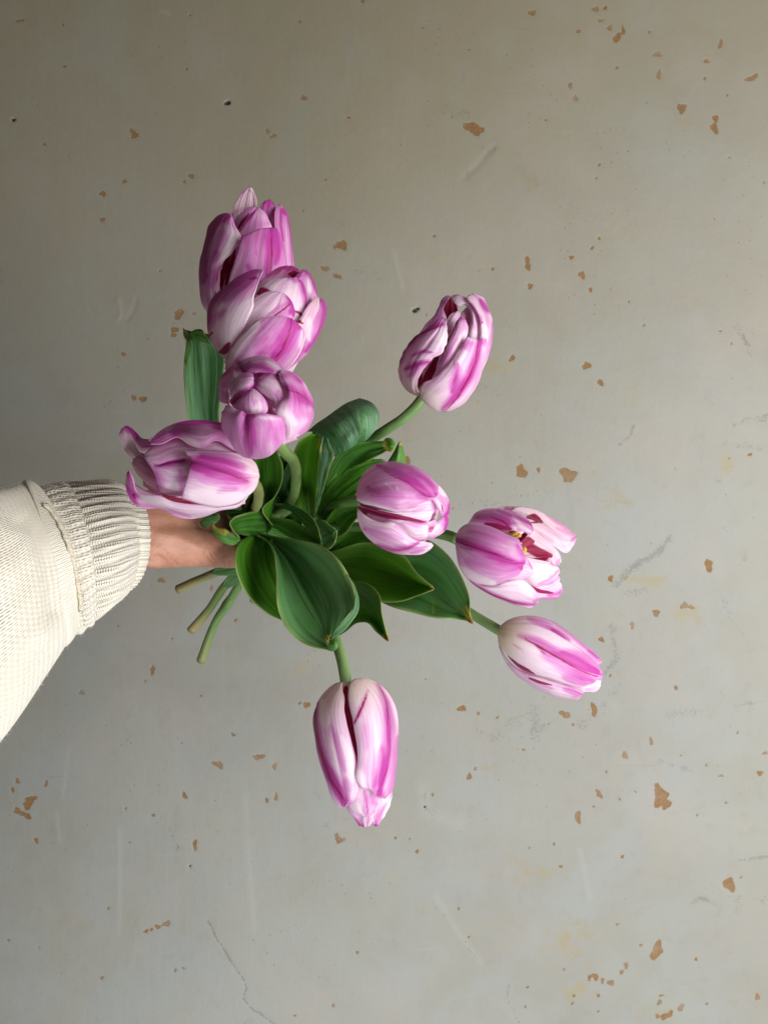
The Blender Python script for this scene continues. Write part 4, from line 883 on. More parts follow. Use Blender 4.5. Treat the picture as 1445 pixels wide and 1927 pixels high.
# --- H: lower right
tH = tulip('slender closed tulip with a creamy base at far lower right of the bunch', (942, 1186, .55))
f = Flower(tH, Z5, (880, 1420), .530, (.90, .47, -.10), 116, 66); f.back(.9, 3)
f.petal([(1000,1500),(1120,1560),(1220,1580),(1290,1590),(1318,1615)], [(1000,1740),(1120,1735),(1200,1728),(1260,1728),(1305,1690)], lay=-3, bulge=1.5, tint=(.0,.1,.0), flame=.0, nu=20, nv=30, st=[('t',[(1180,1700),(1280,1680)],20,.3)])
f.petal([(900,1400),(1150,1450),(1260,1500),(1300,1520),(1325,1560)], [(900,1550),(1150,1600),(1260,1620),(1300,1630),(1328,1600)], lay=-2, bulge=1.5, tint=(.2,.1,.2), nu=20, nv=30)
f.petal([(450,1175),(510,1125),(620,1085),(740,1082),(860,1108),(1000,1188),(1150,1308),(1250,1385),(1318,1448)], [(470,1200),(560,1180),(700,1180),(850,1230),(980,1310),(1100,1380),(1200,1440),(1290,1500),(1322,1480)], lay=2, bulge=3, tint=(.05,.1,.2), flame=.0, cream=.8,
        st=[('t',[(700,1110),(860,1180),(1000,1290)],40,.55),('d',[(850,1170),(960,1220),(1040,1285)],16,.3),('t',[(900,1200),(1040,1290)],30,.5),('t',[(900,1130),(1100,1280),(1280,1440)],20,.3),('t',[(1200,1380),(1310,1460)],24,.3)])
f.petal([(440,1230),(450,1310),(500,1430),(620,1540),(780,1600),(950,1650),(1100,1700),(1172,1740)], [(440,1240),(450,1340),(500,1460),(580,1570),(690,1655),(830,1735),(990,1783),(1120,1792)], lay=3, bulge=2.2, tint=(.05,.1,.2), flame=.0, cream=.5,
        st=[('d',[(700,1605),(790,1640),(890,1665)],12,.9),('t',[(520,1480),(700,1600),(900,1700)],20,.25),('t',[(1000,1700),(1150,1750)],26,.45),('w',[(900,1720),(1060,1760)],30,.2)])
f.petal([(440,1200),(490,1165),(580,1150),(720,1150),(860,1195),(1000,1275),(1130,1360),(1230,1440),(1300,1510)], [(435,1230),(455,1320),(510,1410),(620,1520),(760,1580),(900,1620),(1040,1670),(1140,1690),(1240,1660)],
        M=[[(440,1212),(500,1220),(600,1240),(720,1280),(850,1340),(980,1400),(1100,1450),(1220,1520),(1306,1570)],[(438,1222),(480,1280),(570,1340),(680,1400),(800,1460),(940,1520),(1080,1580),(1190,1620),(1290,1612)]], lay=7, bulge=3.2, tint=(-.05,.0,.25), flame=.0, cream=.95,
        st=[('t',[(620,1250),(780,1300),(960,1400),(1290,1570)],44,.75),('d',[(660,1270),(800,1350),(960,1440),(1120,1540),(1280,1600)],12,.6),('d',[(760,1340),(840,1400)],14,.4),('t',[(820,1400),(1050,1520),(1250,1640)],60,.55),('t',[(1000,1400),(1150,1450),(1280,1540)],70,.5),
            ('d',[(520,1430),(600,1510),(740,1575)],30,.95),('w',[(570,1440),(700,1540)],7,.5),('t',[(560,1310),(660,1390)],12,.5),('d',[(920,1300),(1000,1290)],6,.3),('w',[(540,1360),(700,1460),(800,1520)],46,.35),('t',[(1000,1600),(1180,1660)],50,.35)], ridge=1.0)
# --- I: bottom
tI = tulip('long tulip hanging lowest of all, head downwards, a crimson slit down its front', (650, 1282, .53))
f = Flower(tI, Z6, (530, 1100), .505, (.07, 1, -.10), 142, 81); f.back(.88, 3)
f.petal([(700,1300),(740,1480),(700,1600),(680,1700),(674,1790)], [(860,1300),(862,1480),(850,1570),(800,1700),(715,1812)], lay=-4, side=-.7, bulge=1.5, tint=(.05,.2,.1), flame=.0, nu=22, nv=34,
        st=[('t',[(700,1800),(740,1700),(800,1600)],28,.4),('t',[(690,1808),(730,1800)],20,.7),('w',[(840,1560),(780,1720)],24,.4)])
f.petal([(500,1400),(440,1500),(430,1610),(500,1720),(560,1808)], [(620,1400),(620,1500),(620,1650),(622,1740),(616,1818)], lay=-3, side=-.7, bulge=1.5, tint=(.1,.2,.2), flame=.0, nu=22, nv=34,
        st=[('t',[(520,1740),(570,1808),(610,1810)],26,.7)])
f.petal([(580,1600),(590,1700),(592,1770),(605,1805)], [(720,1600),(695,1690),(690,1740),(660,1800)], lay=-1, side=-.8, bulge=1.5, tint=(.0,.1,.0), nu=16, nv=24, tip=3)
f.petal([(440,1300),(450,1500),(470,1640),(520,1690),(590,1720),(625,1720)], [(760,1300),(775,1500),(755,1590),(720,1640),(690,1690),(640,1722)], lay=2, bulge=2.4, tint=(.12,.1,.15), flame=.0, nu=26, nv=36, ridge=-.8,
        st=[('t',[(610,1480),(625,1600),(635,1700)],14,.7),('d',[(612,1480),(624,1640)],6,.5),('t',[(650,1530),(700,1600)],40,.35),('w',[(520,1600),(560,1680)],34,.3)])
f.petal([(390,500),(400,650),(420,850),(450,1000),(480,1150),(510,1300)], [(520,500),(500,650),(520,850),(550,1000),(570,1150),(570,1300)], lay=1.5, bulge=-.5, inner=True, tint=(.05,.0,.0), flame=0, cream=.4,
        st=[('d',[(440,560),(440,700),(475,880),(520,1050),(545,1210)],46,1.0)])
f.petal([(396,500),(340,515),(270,565),(200,650),(150,760),(140,880),(160,1040),(205,1240),(270,1430),(330,1590),(370,1640)], [(402,500),(405,570),(425,640),(422,740),(445,880),(485,1030),(525,1170),(548,1300),(575,1440),(540,1540),(466,1612)],
        M=[(399,500),(375,560),(330,640),(300,740),(300,860),(325,1020),(365,1190),(400,1350),(430,1480),(440,1570),(420,1640)], lay=6, bulge=3.2, tint=(.08,.05,.05), flame=.0, cream=.55,
        st=[('t',[(180,660),(160,850),(200,1080),(290,1340),(420,1610)],42,.95),('d',[(175,720),(165,900),(215,1140),(300,1380),(440,1590)],20,.6),('t',[(250,1240),(340,1400),(470,1600)],50,.65),('t',[(300,900),(370,1100),(430,1300)],46,.3),('w',[(400,1000),(470,1200),(500,1400)],30,.4),('t',[(440,1380),(470,1480)],50,.3),('w',[(230,680),(260,900)],40,.4)], ridge=.4)
f.petal([(496,490),(470,540),(458,620),(468,720),(500,850),(520,960),(540,1100),(543,1230),(528,1380),(585,1462)], [(500,480),(600,464),(700,492),(800,570),(880,710),(912,880),(908,1100),(890,1300),(855,1490),(790,1562)],
        M=[[(497,487),(510,520),(550,600),(590,720),(620,860),(640,1000),(650,1150),(640,1280),(635,1400),(650,1475)],[(499,483),(560,490),(660,560),(740,680),(780,830),(790,1000),(790,1160),(780,1300),(750,1430),(715,1535)]], lay=8, bulge=3.4, tint=(.10,.0,.1), flame=.0, cream=.6,
        st=[('t',[(720,510),(800,680),(830,900),(815,1150),(740,1510)],42,.8),('d',[(725,515),(790,640),(815,800),(810,900)],9,.5),('d',[(840,1000),(820,1250),(730,1510)],9,.45),('t',[(900,1000),(870,1350),(820,1530)],30,.4),('d',[(625,620),(570,760),(515,880)],11,.75),('t',[(635,580),(570,760),(515,880)],20,.5),
            ('t',[(760,1100),(760,1280),(700,1440)],60,.45),('t',[(700,1490),(790,1540)],34,.5),('t',[(600,900),(620,1100)],60,.15),('w',[(560,1300),(600,1440)],34,.3),('w',[(500,560),(540,700)],34,.4)], ridge=.8, uc=.3)

# ------------------------------------------------------------------ stems
G = lambda dx, dy, dd=0: (462 + dx, 1012 + dy, .606 + dd)
stem(tA, [(462,640,.535),(448,760,.560),(452,880,.585),G(-4,-30,.004)], [G(-6,6,.01),(478,1075,.640),(492,1120,.665)], 3.2)
stem(tB, [(470,712,.498),(472,800,.530),(470,900,.570),G(4,-30)], [G(6,6,.012),(494,1072,.640),(512,1112,.662)], 3.2)
stem(tC, [(505,800,.440),(528,838,.452),(552,868,.490),(557,905,.530),(545,945,.572),G(26,-10,-.004)], [G(16,20,.006),(455,1066,.622),(418,1110,.650),(393,1148,.666),(360,1186,.680,3.6)], 3.1, dry=.8, mk=(.15,.1,.2), nodes=((.72,1.1,.6),))
stem(tD, [(468,900,.456),(482,914,.480),(485,945,.535),G(8,-14,-.006)], [G(4,20,.0),(440,1062,.615),(400,1080,.630),(365,1095,.642),(336,1109,.652,3.4)], 3.0, dry=.9, mk=(.55,.2,.0))
stem(tE, [(800,738,.520),(790,756,.518),(765,782,.520),(730,806,.530),(690,832,.545),(640,872,.560),(570,940,.580),G(34,-14)], [G(14,24,.010),(462,1076,.628),(432,1130,.650),(408,1166,.664),(378,1244,.684,3.6)], 3.1, dry=.5, mk=(.0,.25,.5), nodes=((.80,1.0,.8),))
stem(tF, [(690,938,.470),(674,941,.484),(650,945,.530),(620,955,.568),(570,975,.592),G(40,-6,-.002)], [G(24,30,.016),(500,1082,.640),(524,1120,.660)], 3.1)
stem(tG, [(862,1016,.505),(850,1010,.508),(820,1003,.515),(760,996,.530),(680,992,.555),(590,998,.580),G(46,2,.004)], [G(30,32,.02),(512,1088,.645),(540,1126,.662)], 3.2, mk=(.0,.1,.0))
stem(tH, [(945,1190,.530),(932,1182,.532),(905,1166,.538),(872,1146,.545),(800,1110,.560),(700,1066,.575),(590,1030,.590),G(52,6,.008)], [G(34,34,.024),(526,1080,.648),(556,1112,.664)], 3.1, mk=(.0,.7,.0))
stem(tI, [(652,1290,.505),(650,1274,.507),(643,1240,.515),(630,1200,.530),(600,1140,.560),(555,1080,.585),G(46,22,.006)], [G(20,36,.020),(480,1090,.648),(478,1130,.666)], 3.3, mk=(.0,.6,.0))

# ------------------------------------------------------------------ leaves (zoom coordinates with depth in cm)
lf = lambda t, *r, **k: leaf(t, list(r), conv=Z7, **k)
# inner sheaths added, coloured dark, to deepen the shade in the middle
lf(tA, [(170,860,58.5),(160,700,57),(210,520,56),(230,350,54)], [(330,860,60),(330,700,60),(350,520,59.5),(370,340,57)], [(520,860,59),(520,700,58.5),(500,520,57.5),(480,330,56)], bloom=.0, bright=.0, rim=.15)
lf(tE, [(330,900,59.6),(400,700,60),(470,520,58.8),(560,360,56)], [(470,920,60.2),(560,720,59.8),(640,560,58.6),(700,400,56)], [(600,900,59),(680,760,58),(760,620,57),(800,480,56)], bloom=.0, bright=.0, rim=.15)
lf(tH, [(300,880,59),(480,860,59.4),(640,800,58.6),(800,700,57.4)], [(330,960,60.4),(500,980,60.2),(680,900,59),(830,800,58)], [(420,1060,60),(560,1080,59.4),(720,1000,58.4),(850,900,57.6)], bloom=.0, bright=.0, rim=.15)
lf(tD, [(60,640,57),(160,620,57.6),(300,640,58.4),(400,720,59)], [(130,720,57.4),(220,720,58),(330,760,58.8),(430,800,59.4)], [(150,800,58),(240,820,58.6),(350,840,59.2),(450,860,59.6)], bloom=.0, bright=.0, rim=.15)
# upper left leaf behind the blooms
leaf(tB, [[(405,960,57),(368,860,55.5),(350,760,54.4),(346,690,53.6),(350,645,53.2),(349,620,52.9)], [(430,960,57.4),(400,860,56),(385,770,55),(380,700,54.2),(376,650,53.4),(372,626,52.6)], [(455,960,56.8),(425,860,55.2),(413,780,54.2),(424,710,53.2),(420,650,52.6),(392,628,52.4)]],
     bloom=.75, bright=.05, yellow=[([(349,622),(352,640)],5,.7),([(385,625),(392,628)],4,.6)], wavy=.8)
leaf(tB, [[(352,690,53.2),(358,665,52.8),(360,650,52.6),(352,632,52.4),(346,618,52.4)], [(346,680,53.3),(349,660,52.6),(352,645,52.2),(346,632,52.2),(345,617,52.4)]], bloom=.3, bright=.6, nu=8, nv=24, wavy=.2, yellow=[([(346,616),(346,622)],4,1.0)])
leaf(tB, [[(354,630,52.8),(366,620,52.0),(380,620,51.8),(386,632,52.0)], [(354,636,53.2),(366,630,52.2),(378,634,51.9),(392,640,52.2)], [(360,640,53.4),(372,640,52.4),(384,645,52.2),(398,652,52.6)]], bloom=.3, bright=.6, nu=12, nv=20, wavy=.3, yellow=[([(384,624),(388,632)],3.5,.8)])
# big folded grey green leaf, upper middle
lf(tE, [(330,560,58),(420,360,56),(530,225,54.6),(610,150,54),(700,85,53.6),(800,40,53.2)], [(430,560,58),(520,380,56),(600,290,55),(680,200,54.2),(770,130,53.6),(860,75,53.4)], [(520,600,58),(600,440,56),(650,340,55),(740,285,54.2),(820,235,53.8),(880,120,53.4)],
   bloom=.6, bright=.0, rim=.2, wavy=.6, fold=0)
lf(tE, [(515,208,54.2),(560,212,53.2),(612,250,52.8),(640,300,52.8),(652,348,53.2)], [(565,165,53.2),(615,190,52),(665,240,51.6),(690,290,51.8),(695,330,52.6)], [(620,128,52.6),(670,160,51.2),(715,220,50.9),(735,270,51),(742,305,52)],
   [(672,90,52.3),(730,125,50.8),(765,180,50.5),(778,230,50.7),(776,284,51.8)], [(730,52,52),(785,90,50.6),(815,150,50.3),(820,210,50.5),(808,266,51.6)], [(800,26,51.9),(868,52,51.3),(904,108,51.1),(892,185,51.2),(834,256,51.5)],
   bloom=1.0, bright=.0, rim=.15, wavy=.5, nu=60, nv=40)
# small bright upright leaf in the middle, with its folded grey edge
lf(tF, [(500,760,58.4),(450,560,57),(435,420,54.6),(442,320,52.4),(480,250,51.2),(535,216,51.0)], [(530,770,58.8),(520,600,57.8),(505,450,56),(510,340,54),(535,270,52.6),(560,226,51.8)], [(550,770,58),(560,600,56.2),(580,450,53.2),(588,340,51.6),(600,270,50.8),(605,240,50.8)],
   bloom=.0, bright=.75, rim=.7, wavy=.7, yellow=[([(585,290),(600,240)],7,.5)])
lf(tF, [(545,690,56),(575,560,53),(572,470,51.4),(582,380,50.6),(580,310,50.2),(598,236,50.2)], [(547,692,56),(585,580,53),(610,500,51.0),(632,420,50.2),(656,350,49.9),(625,240,50.3)], bloom=.8, bright=.1, rim=.5, wavy=1.0, nu=14, yellow=[([(580,300),(582,310)],4,.9)])
# leaves running to the right
lf(tG, [(520,780,58.6),(600,560,56.6),(640,400,54),(690,315,52.6),(790,270,51.6),(930,258,50.8)], [(560,780,58.8),(640,600,57),(700,450,54.4),(770,370,52.8),(850,310,51.8),(942,290,50.9)], [(570,790,58.4),(640,640,56.8),(720,420,53.6),(810,385,52),(890,345,51.2),(950,312,50.8)],
   bloom=.15, bright=.15, rim=.3, wavy=.8, yellow=[([(945,270),(952,312)],6,1.0)])
lf(tG, [(925,265,51.0),(945,243,50.8),(975,246,50.6),(996,270,50.5)], [(945,300,50.8),(958,290,50.5),(975,290,50.3),(988,292,50.3)], [(952,312,50.9),(962,318,50.7),(975,316,50.5),(992,300,50.4)], bloom=.1, bright=.9, nu=12, nv=20, wavy=.3, yellow=[([(930,262),(950,300)],5,.7),([(960,318),(990,305)],3,.8)])
lf(tE, [(500,800,58.8),(560,600,57),(640,470,55),(740,390,53.4),(830,360,52.4),(930,362,51.6)], [(520,820,59),(600,640,57),(700,520,55),(800,440,53.4),(880,390,52.4),(936,366,51.7)], [(540,830,58.8),(640,700,57),(740,590,55),(840,500,53.4),(910,420,52.4),(940,372,51.7)], bloom=.05, bright=.3, rim=.7)
lf(tE, [(860,480,54),(900,440,53.4),(950,375,52.6),(1018,262,52)], [(950,500,54),(980,450,53),(1002,380,52),(1021,262,51.8)], [(1030,500,54),(1042,450,53.4),(1052,385,52.8),(1024,264,52)], bloom=.2, bright=.6, rim=.5, nu=16, nv=30, wavy=.3, fold=-1.5, yellow=[([(1019,262),(1020,270)],5,.9)])
lf(tG, [(560,800,58),(620,680,56.4),(680,612,55.4),(760,595,54.6),(830,600,54)], [(590,820,58.4),(660,720,57),(720,660,55.8),(780,640,55),(830,640,54.4)], [(610,820,58),(680,788,56.4),(730,755,55.4),(780,690,54.6),(830,660,54.2)], bloom=.1, bright=.25)
lf(tF, [(560,880,59),(650,800,57.2),(720,740,56.4),(800,712,55.8),(900,760,55.2)], [(600,900,59.2),(680,850,57.4),(760,810,56.6),(840,790,56),(900,800,55.4)], [(620,930,59),(700,880,57.4),(780,850,56.6),(860,840,56),(900,830,55.4)], bloom=.05, bright=.3)
lf(tG, [(540,900,59),(680,850,56.6),(830,812,54.6),(950,830,53.2),(1040,882,52.2),(1110,975,51.4),(1204,1060,50.8)], [(580,960,59.6),(700,930,57.6),(830,940,56),(950,970,54.8),(1050,1010,53.6),(1130,1045,52.4),(1206,1063,50.8)], [(600,1000,59.2),(720,1050,56.8),(830,1120,55),(930,1138,53.8),(1020,1135,52.8),(1110,1105,51.8),(1204,1066,50.8)],
   bloom=.03, bright=.75, rim=.7, yellow=[([(1198,1060),(1206,1064)],5,1.0)], fold=1.5)
lf(tH, [(700,900,59),(880,860,56.4),(1040,800,54.8),(1160,795,54),(1270,870,53.4),(1360,1010,53),(1398,1120,52.8),(1400,1200,52.6),(1416,1252,52.4)], [(700,980,59.6),(880,980,57.6),(1040,980,56),(1150,1000,55),(1240,1070,54.2),(1310,1140,53.6),(1355,1180,53.2),(1385,1210,52.8),(1416,1254,52.4)],
   [(700,1040,59),(860,1110,56.4),(980,1165,54.8),(1090,1195,54),(1190,1220,53.6),(1270,1230,53.2),(1340,1232,53),(1385,1240,52.6),(1416,1256,52.4)], bloom=.45, bright=.15, rim=.8, fold=1.5, yellow=[([(1400,1235),(1416,1254)],9,1.0),([(1375,1170),(1395,1215)],9,.45),([(1200,1130),(1200,1200)],5,.35)], cup=0)
# small leaf between the big one and the right ones
lf(tI, [(620,1000,58.6),(700,1010,56.4),(760,1019,55),(840,1032,53.8),(905,1095,52.8),(920,1200,52.2),(958,1346,51.8)], [(620,1080,59),(700,1110,57),(770,1150,55.6),(830,1180,54.4),(880,1220,53.4),(920,1280,52.6),(958,1348,51.8)], [(600,1200,58.6),(660,1330,56.4),(720,1300,55),(785,1250,53.8),(840,1248,53),(890,1300,52.4),(956,1350,51.8)],
   bloom=.05, bright=.75, rim=.9, yellow=[([(945,1325),(958,1348)],8,1.0)], fold=1.0)
# the big front leaf, and the dark one under its left edge
lf(tD, [(210,770,56.4),(145,812,54.2),(120,900,53.0),(138,1000,52.9),(198,1110,53.3),(290,1195,53.8),(400,1245,54)], [(260,780,57),(230,850,56.2),(230,930,55.6),(260,1010,55.4),(310,1090,55.2),(360,1160,54.8),(410,1230,54.4)], [(320,790,56.8),(340,880,56.2),(370,960,55.8),(400,1040,55.6),(430,1120,55.4),(440,1190,55),(420,1240,54.6)],
   bloom=.02, bright=.35, rim=.6)
lf(tI, [(235,770,56.0),(290,800,54.8),(325,850,53.6),(345,960,52.6),(345,1080,51.6),(360,1190,51.0),(410,1290,50.6),(500,1365,50.4),(575,1390,50.3),(632,1400,50.2)],
   [(240,765,57.4),(330,820,56.4),(400,900,55.2),(455,990,54.2),(505,1080,53.2),(550,1160,52.4),(585,1230,51.6),(610,1290,51.0),(625,1325,50.6),(636,1345,50.4)],
   [(250,762,57.2),(360,782,55.6),(480,800,54.0),(590,830,52.6),(680,900,51.4),(745,1000,50.6),(785,1100,50.2),(785,1190,50.2),(730,1265,50.3),(645,1342,50.4)],
   bloom=.5, bright=.10, rim=.8, fold=3.0, wavy=1.1, nu=44, nv=80, yellow=[([(630,1335),(640,1345)],7,.9)])
lf(tI, [(728,985,50.4),(760,1050,50.0),(772,1110,49.6),(762,1170,49.5),(715,1230,49.5),(665,1285,49.7),(634,1338,49.9)], [(732,985,50.4),(772,1050,50.0),(794,1120,49.8),(792,1185,49.7),(755,1245,49.7),(712,1295,49.8),(642,1340,49.9)], bloom=.85, bright=.1, rim=.7, nu=12, nv=40, wavy=.3)
lf(tI, [(632,1400,50.2),(630,1375,49.8),(634,1350,49.6),(640,1336,49.7)], [(655,1403,49.9),(665,1380,49.2),(664,1360,49.2),(650,1340,49.6)], [(680,1385,50),(683,1370,49.6),(678,1355,49.5),(652,1338,49.7)], bloom=.3, bright=.8, nu=14, nv=18, wavy=.2)
# thin blades in the middle
lf(tI, [(330,600,57.4),(420,605,56.6),(500,640,55.6),(560,700,54.6),(592,800,53.8)], [(340,615,57.6),(420,640,56.8),(480,700,56),(545,760,55),(590,825,54)], bloom=.35, bright=.05, rim=.5, nu=14, wavy=.5)
lf(tC, [(240,690,57.8),(330,676,57.0),(430,690,56.2),(520,740,55.2),(598,822,54.0)], [(240,700,57.6),(330,730,56.8),(430,790,56),(520,820,55),(596,828,54)], bloom=.1, bright=.08, rim=.6, nu=16, wavy=.5)
lf(tC, [(540,760,56.4),(555,700,55.6),(600,690,54.8),(640,720,54.2),(668,738,53.9)], [(590,800,56.6),(605,770,55.8),(625,760,55),(645,770,54.4),(672,745,54)], [(610,840,56.6),(630,850,55.6),(655,830,54.8),(675,790,54.2),(676,745,54)], bloom=.4, bright=.15, rim=.8, nu=16, nv=30, wavy=.5)
# leaf left of the middle and the curled tips by the hand
lf(tD, [(230,760,57.6),(250,640,57),(245,520,56),(230,420,54.6),(230,330,53.2)], [(300,760,58),(320,640,57.4),(320,540,56.4),(310,440,55),(300,340,53.6)], [(330,720,57),(270,630,55.6),(340,560,54.2),(378,480,53),(382,400,52.4),(350,310,52.4)], bloom=.0, bright=.12, rim=.5)
lf(tD, [(300,640,56.8),(230,640,56),(170,655,55),(110,680,54.2),(92,705,53.8),(110,745,53.8),(148,786,54)], [(290,800,58),(240,800,57.4),(200,780,56.6),(160,770,56),(140,765,55.2),(140,775,54.6),(148,790,54.2)], bloom=.08, bright=.1, rim=.6, nu=16, nv=40, wavy=.4)
lf(tD, [(0,705,53.6),(20,728,53.4),(70,738,53.2),(110,768,53.4),(148,786,53.8)], [(-6,712,53.4),(20,765,52.9),(65,800,52.8),(110,815,53.2),(150,792,53.8)], [(-4,716,53.6),(22,782,53.4),(60,812,53.4),(110,826,53.6),(152,800,54)], bloom=.3, bright=.7, rim=.6, nu=14, nv=30, wavy=.4, yellow=[([(0,708),(40,738),(64,745)],9,.75),([(55,758),(62,762)],5,1.1)])
lf(tD, [(-70,700,55),(-40,672,54.4),(0,655,54),(34,654,53.8)], [(-60,720,55),(-30,700,54.4),(5,690,54),(38,668,53.8)], [(-40,735,55),(-10,722,54.4),(20,705,54.2),(40,684,54)], bloom=.6, bright=.3, nu=12, nv=20, wavy=.4)
# pale sheath stubs just under the thumb
leaf(tH, [[(440,1062,60.6),(425,1062,60.8),(408,1066,61),(398,1078,61.2)], [(448,1080,60.8),(430,1083,61),(412,1083,61.2),(399,1080,61.3)]], bloom=.6, bright=.5, nu=12, nv=20, wavy=.3, rim=.2)
leaf(tG, [[(445,1075,61.4),(434,1080,61.6),(425,1090,61.8),(421,1102,62)], [(452,1092,61.6),(443,1100,61.8),(432,1106,62),(422,1104,62.1)]], bloom=.6, bright=.5, nu=12, nv=20, wavy=.3, rim=.2)

# ------------------------------------------------------------------ the arm
person = empty('person', tuple(P(-150, 1200, .42)), 'outstretched arm in a cream knitted jumper, its bare hand closed round the tulip stems', 'person')

def limb(pts, nseg=20, n=40):
    """pts px, py, depth, radius px, flat : closed tube as vertices and faces"""
    p = np.array([q if len(q) == 5 else tuple(q) + (1.0,) for q in pts], float)
    t = np.linspace(0, 1, n)
    w = np.concatenate([P(p[:, 0], p[:, 1], p[:, 2]), (p[:, 3] * p[:, 2] / F)[:, None], p[:, 4:5]], 1)
    seg = np.linalg.norm(np.diff(w[:, :3], axis=0), axis=1); k = np.concatenate([[0], np.cumsum(seg)]); k /= k[-1]
    m = np.gradient(w, k, axis=0)
    i = np.clip(np.searchsorted(k, t, side='right') - 1, 0, len(w) - 2)
    h = (k[i+1] - k[i])[:, None]; s = ((t - k[i])[:, None]) / h
    q = (2*s**3-3*s**2+1)*w[i] + (s**3-2*s**2+s)*h*m[i] + (-2*s**3+3*s**2)*w[i+1] + (s**3-s**2)*h*m[i+1]
    c = q[:, :3]; T = np.gradient(c, axis=0); T /= np.linalg.norm(T, axis=1, keepdims=True)
    V = []; F_ = []
    for a in range(n):
        N1 = np.cross(T[a], [0, 1, 0.001]); N1 /= np.linalg.norm(N1) + 1e-9; N2 = np.cross(T[a], N1)
        ph = np.linspace(0, 2 * np.pi, nseg, endpoint=False)
        e = math.sqrt(max(0, 1 - max(0, 1 - min(t[a], 1 - t[a]) / .03) ** 2)) if n > 10 else 1
        e = max(e, .25)
        V.append(c[a] + (np.cos(ph)[:, None] * N1 + np.sin(ph)[:, None] * N2 * q[a, 4]) * q[a, 3] * e)
    V = np.concatenate(V)
    for a in range(n - 1):
        for b in range(nseg):
            F_.append((a*nseg+b, a*nseg+(b+1) % nseg, (a+1)*nseg+(b+1) % nseg, (a+1)*nseg+b))
    F_ = [list(f) for f in F_]
    F_.append(list(range(nseg))[::-1]); F_.append(list(range((n-1)*nseg, n*nseg)))
    return V, F_

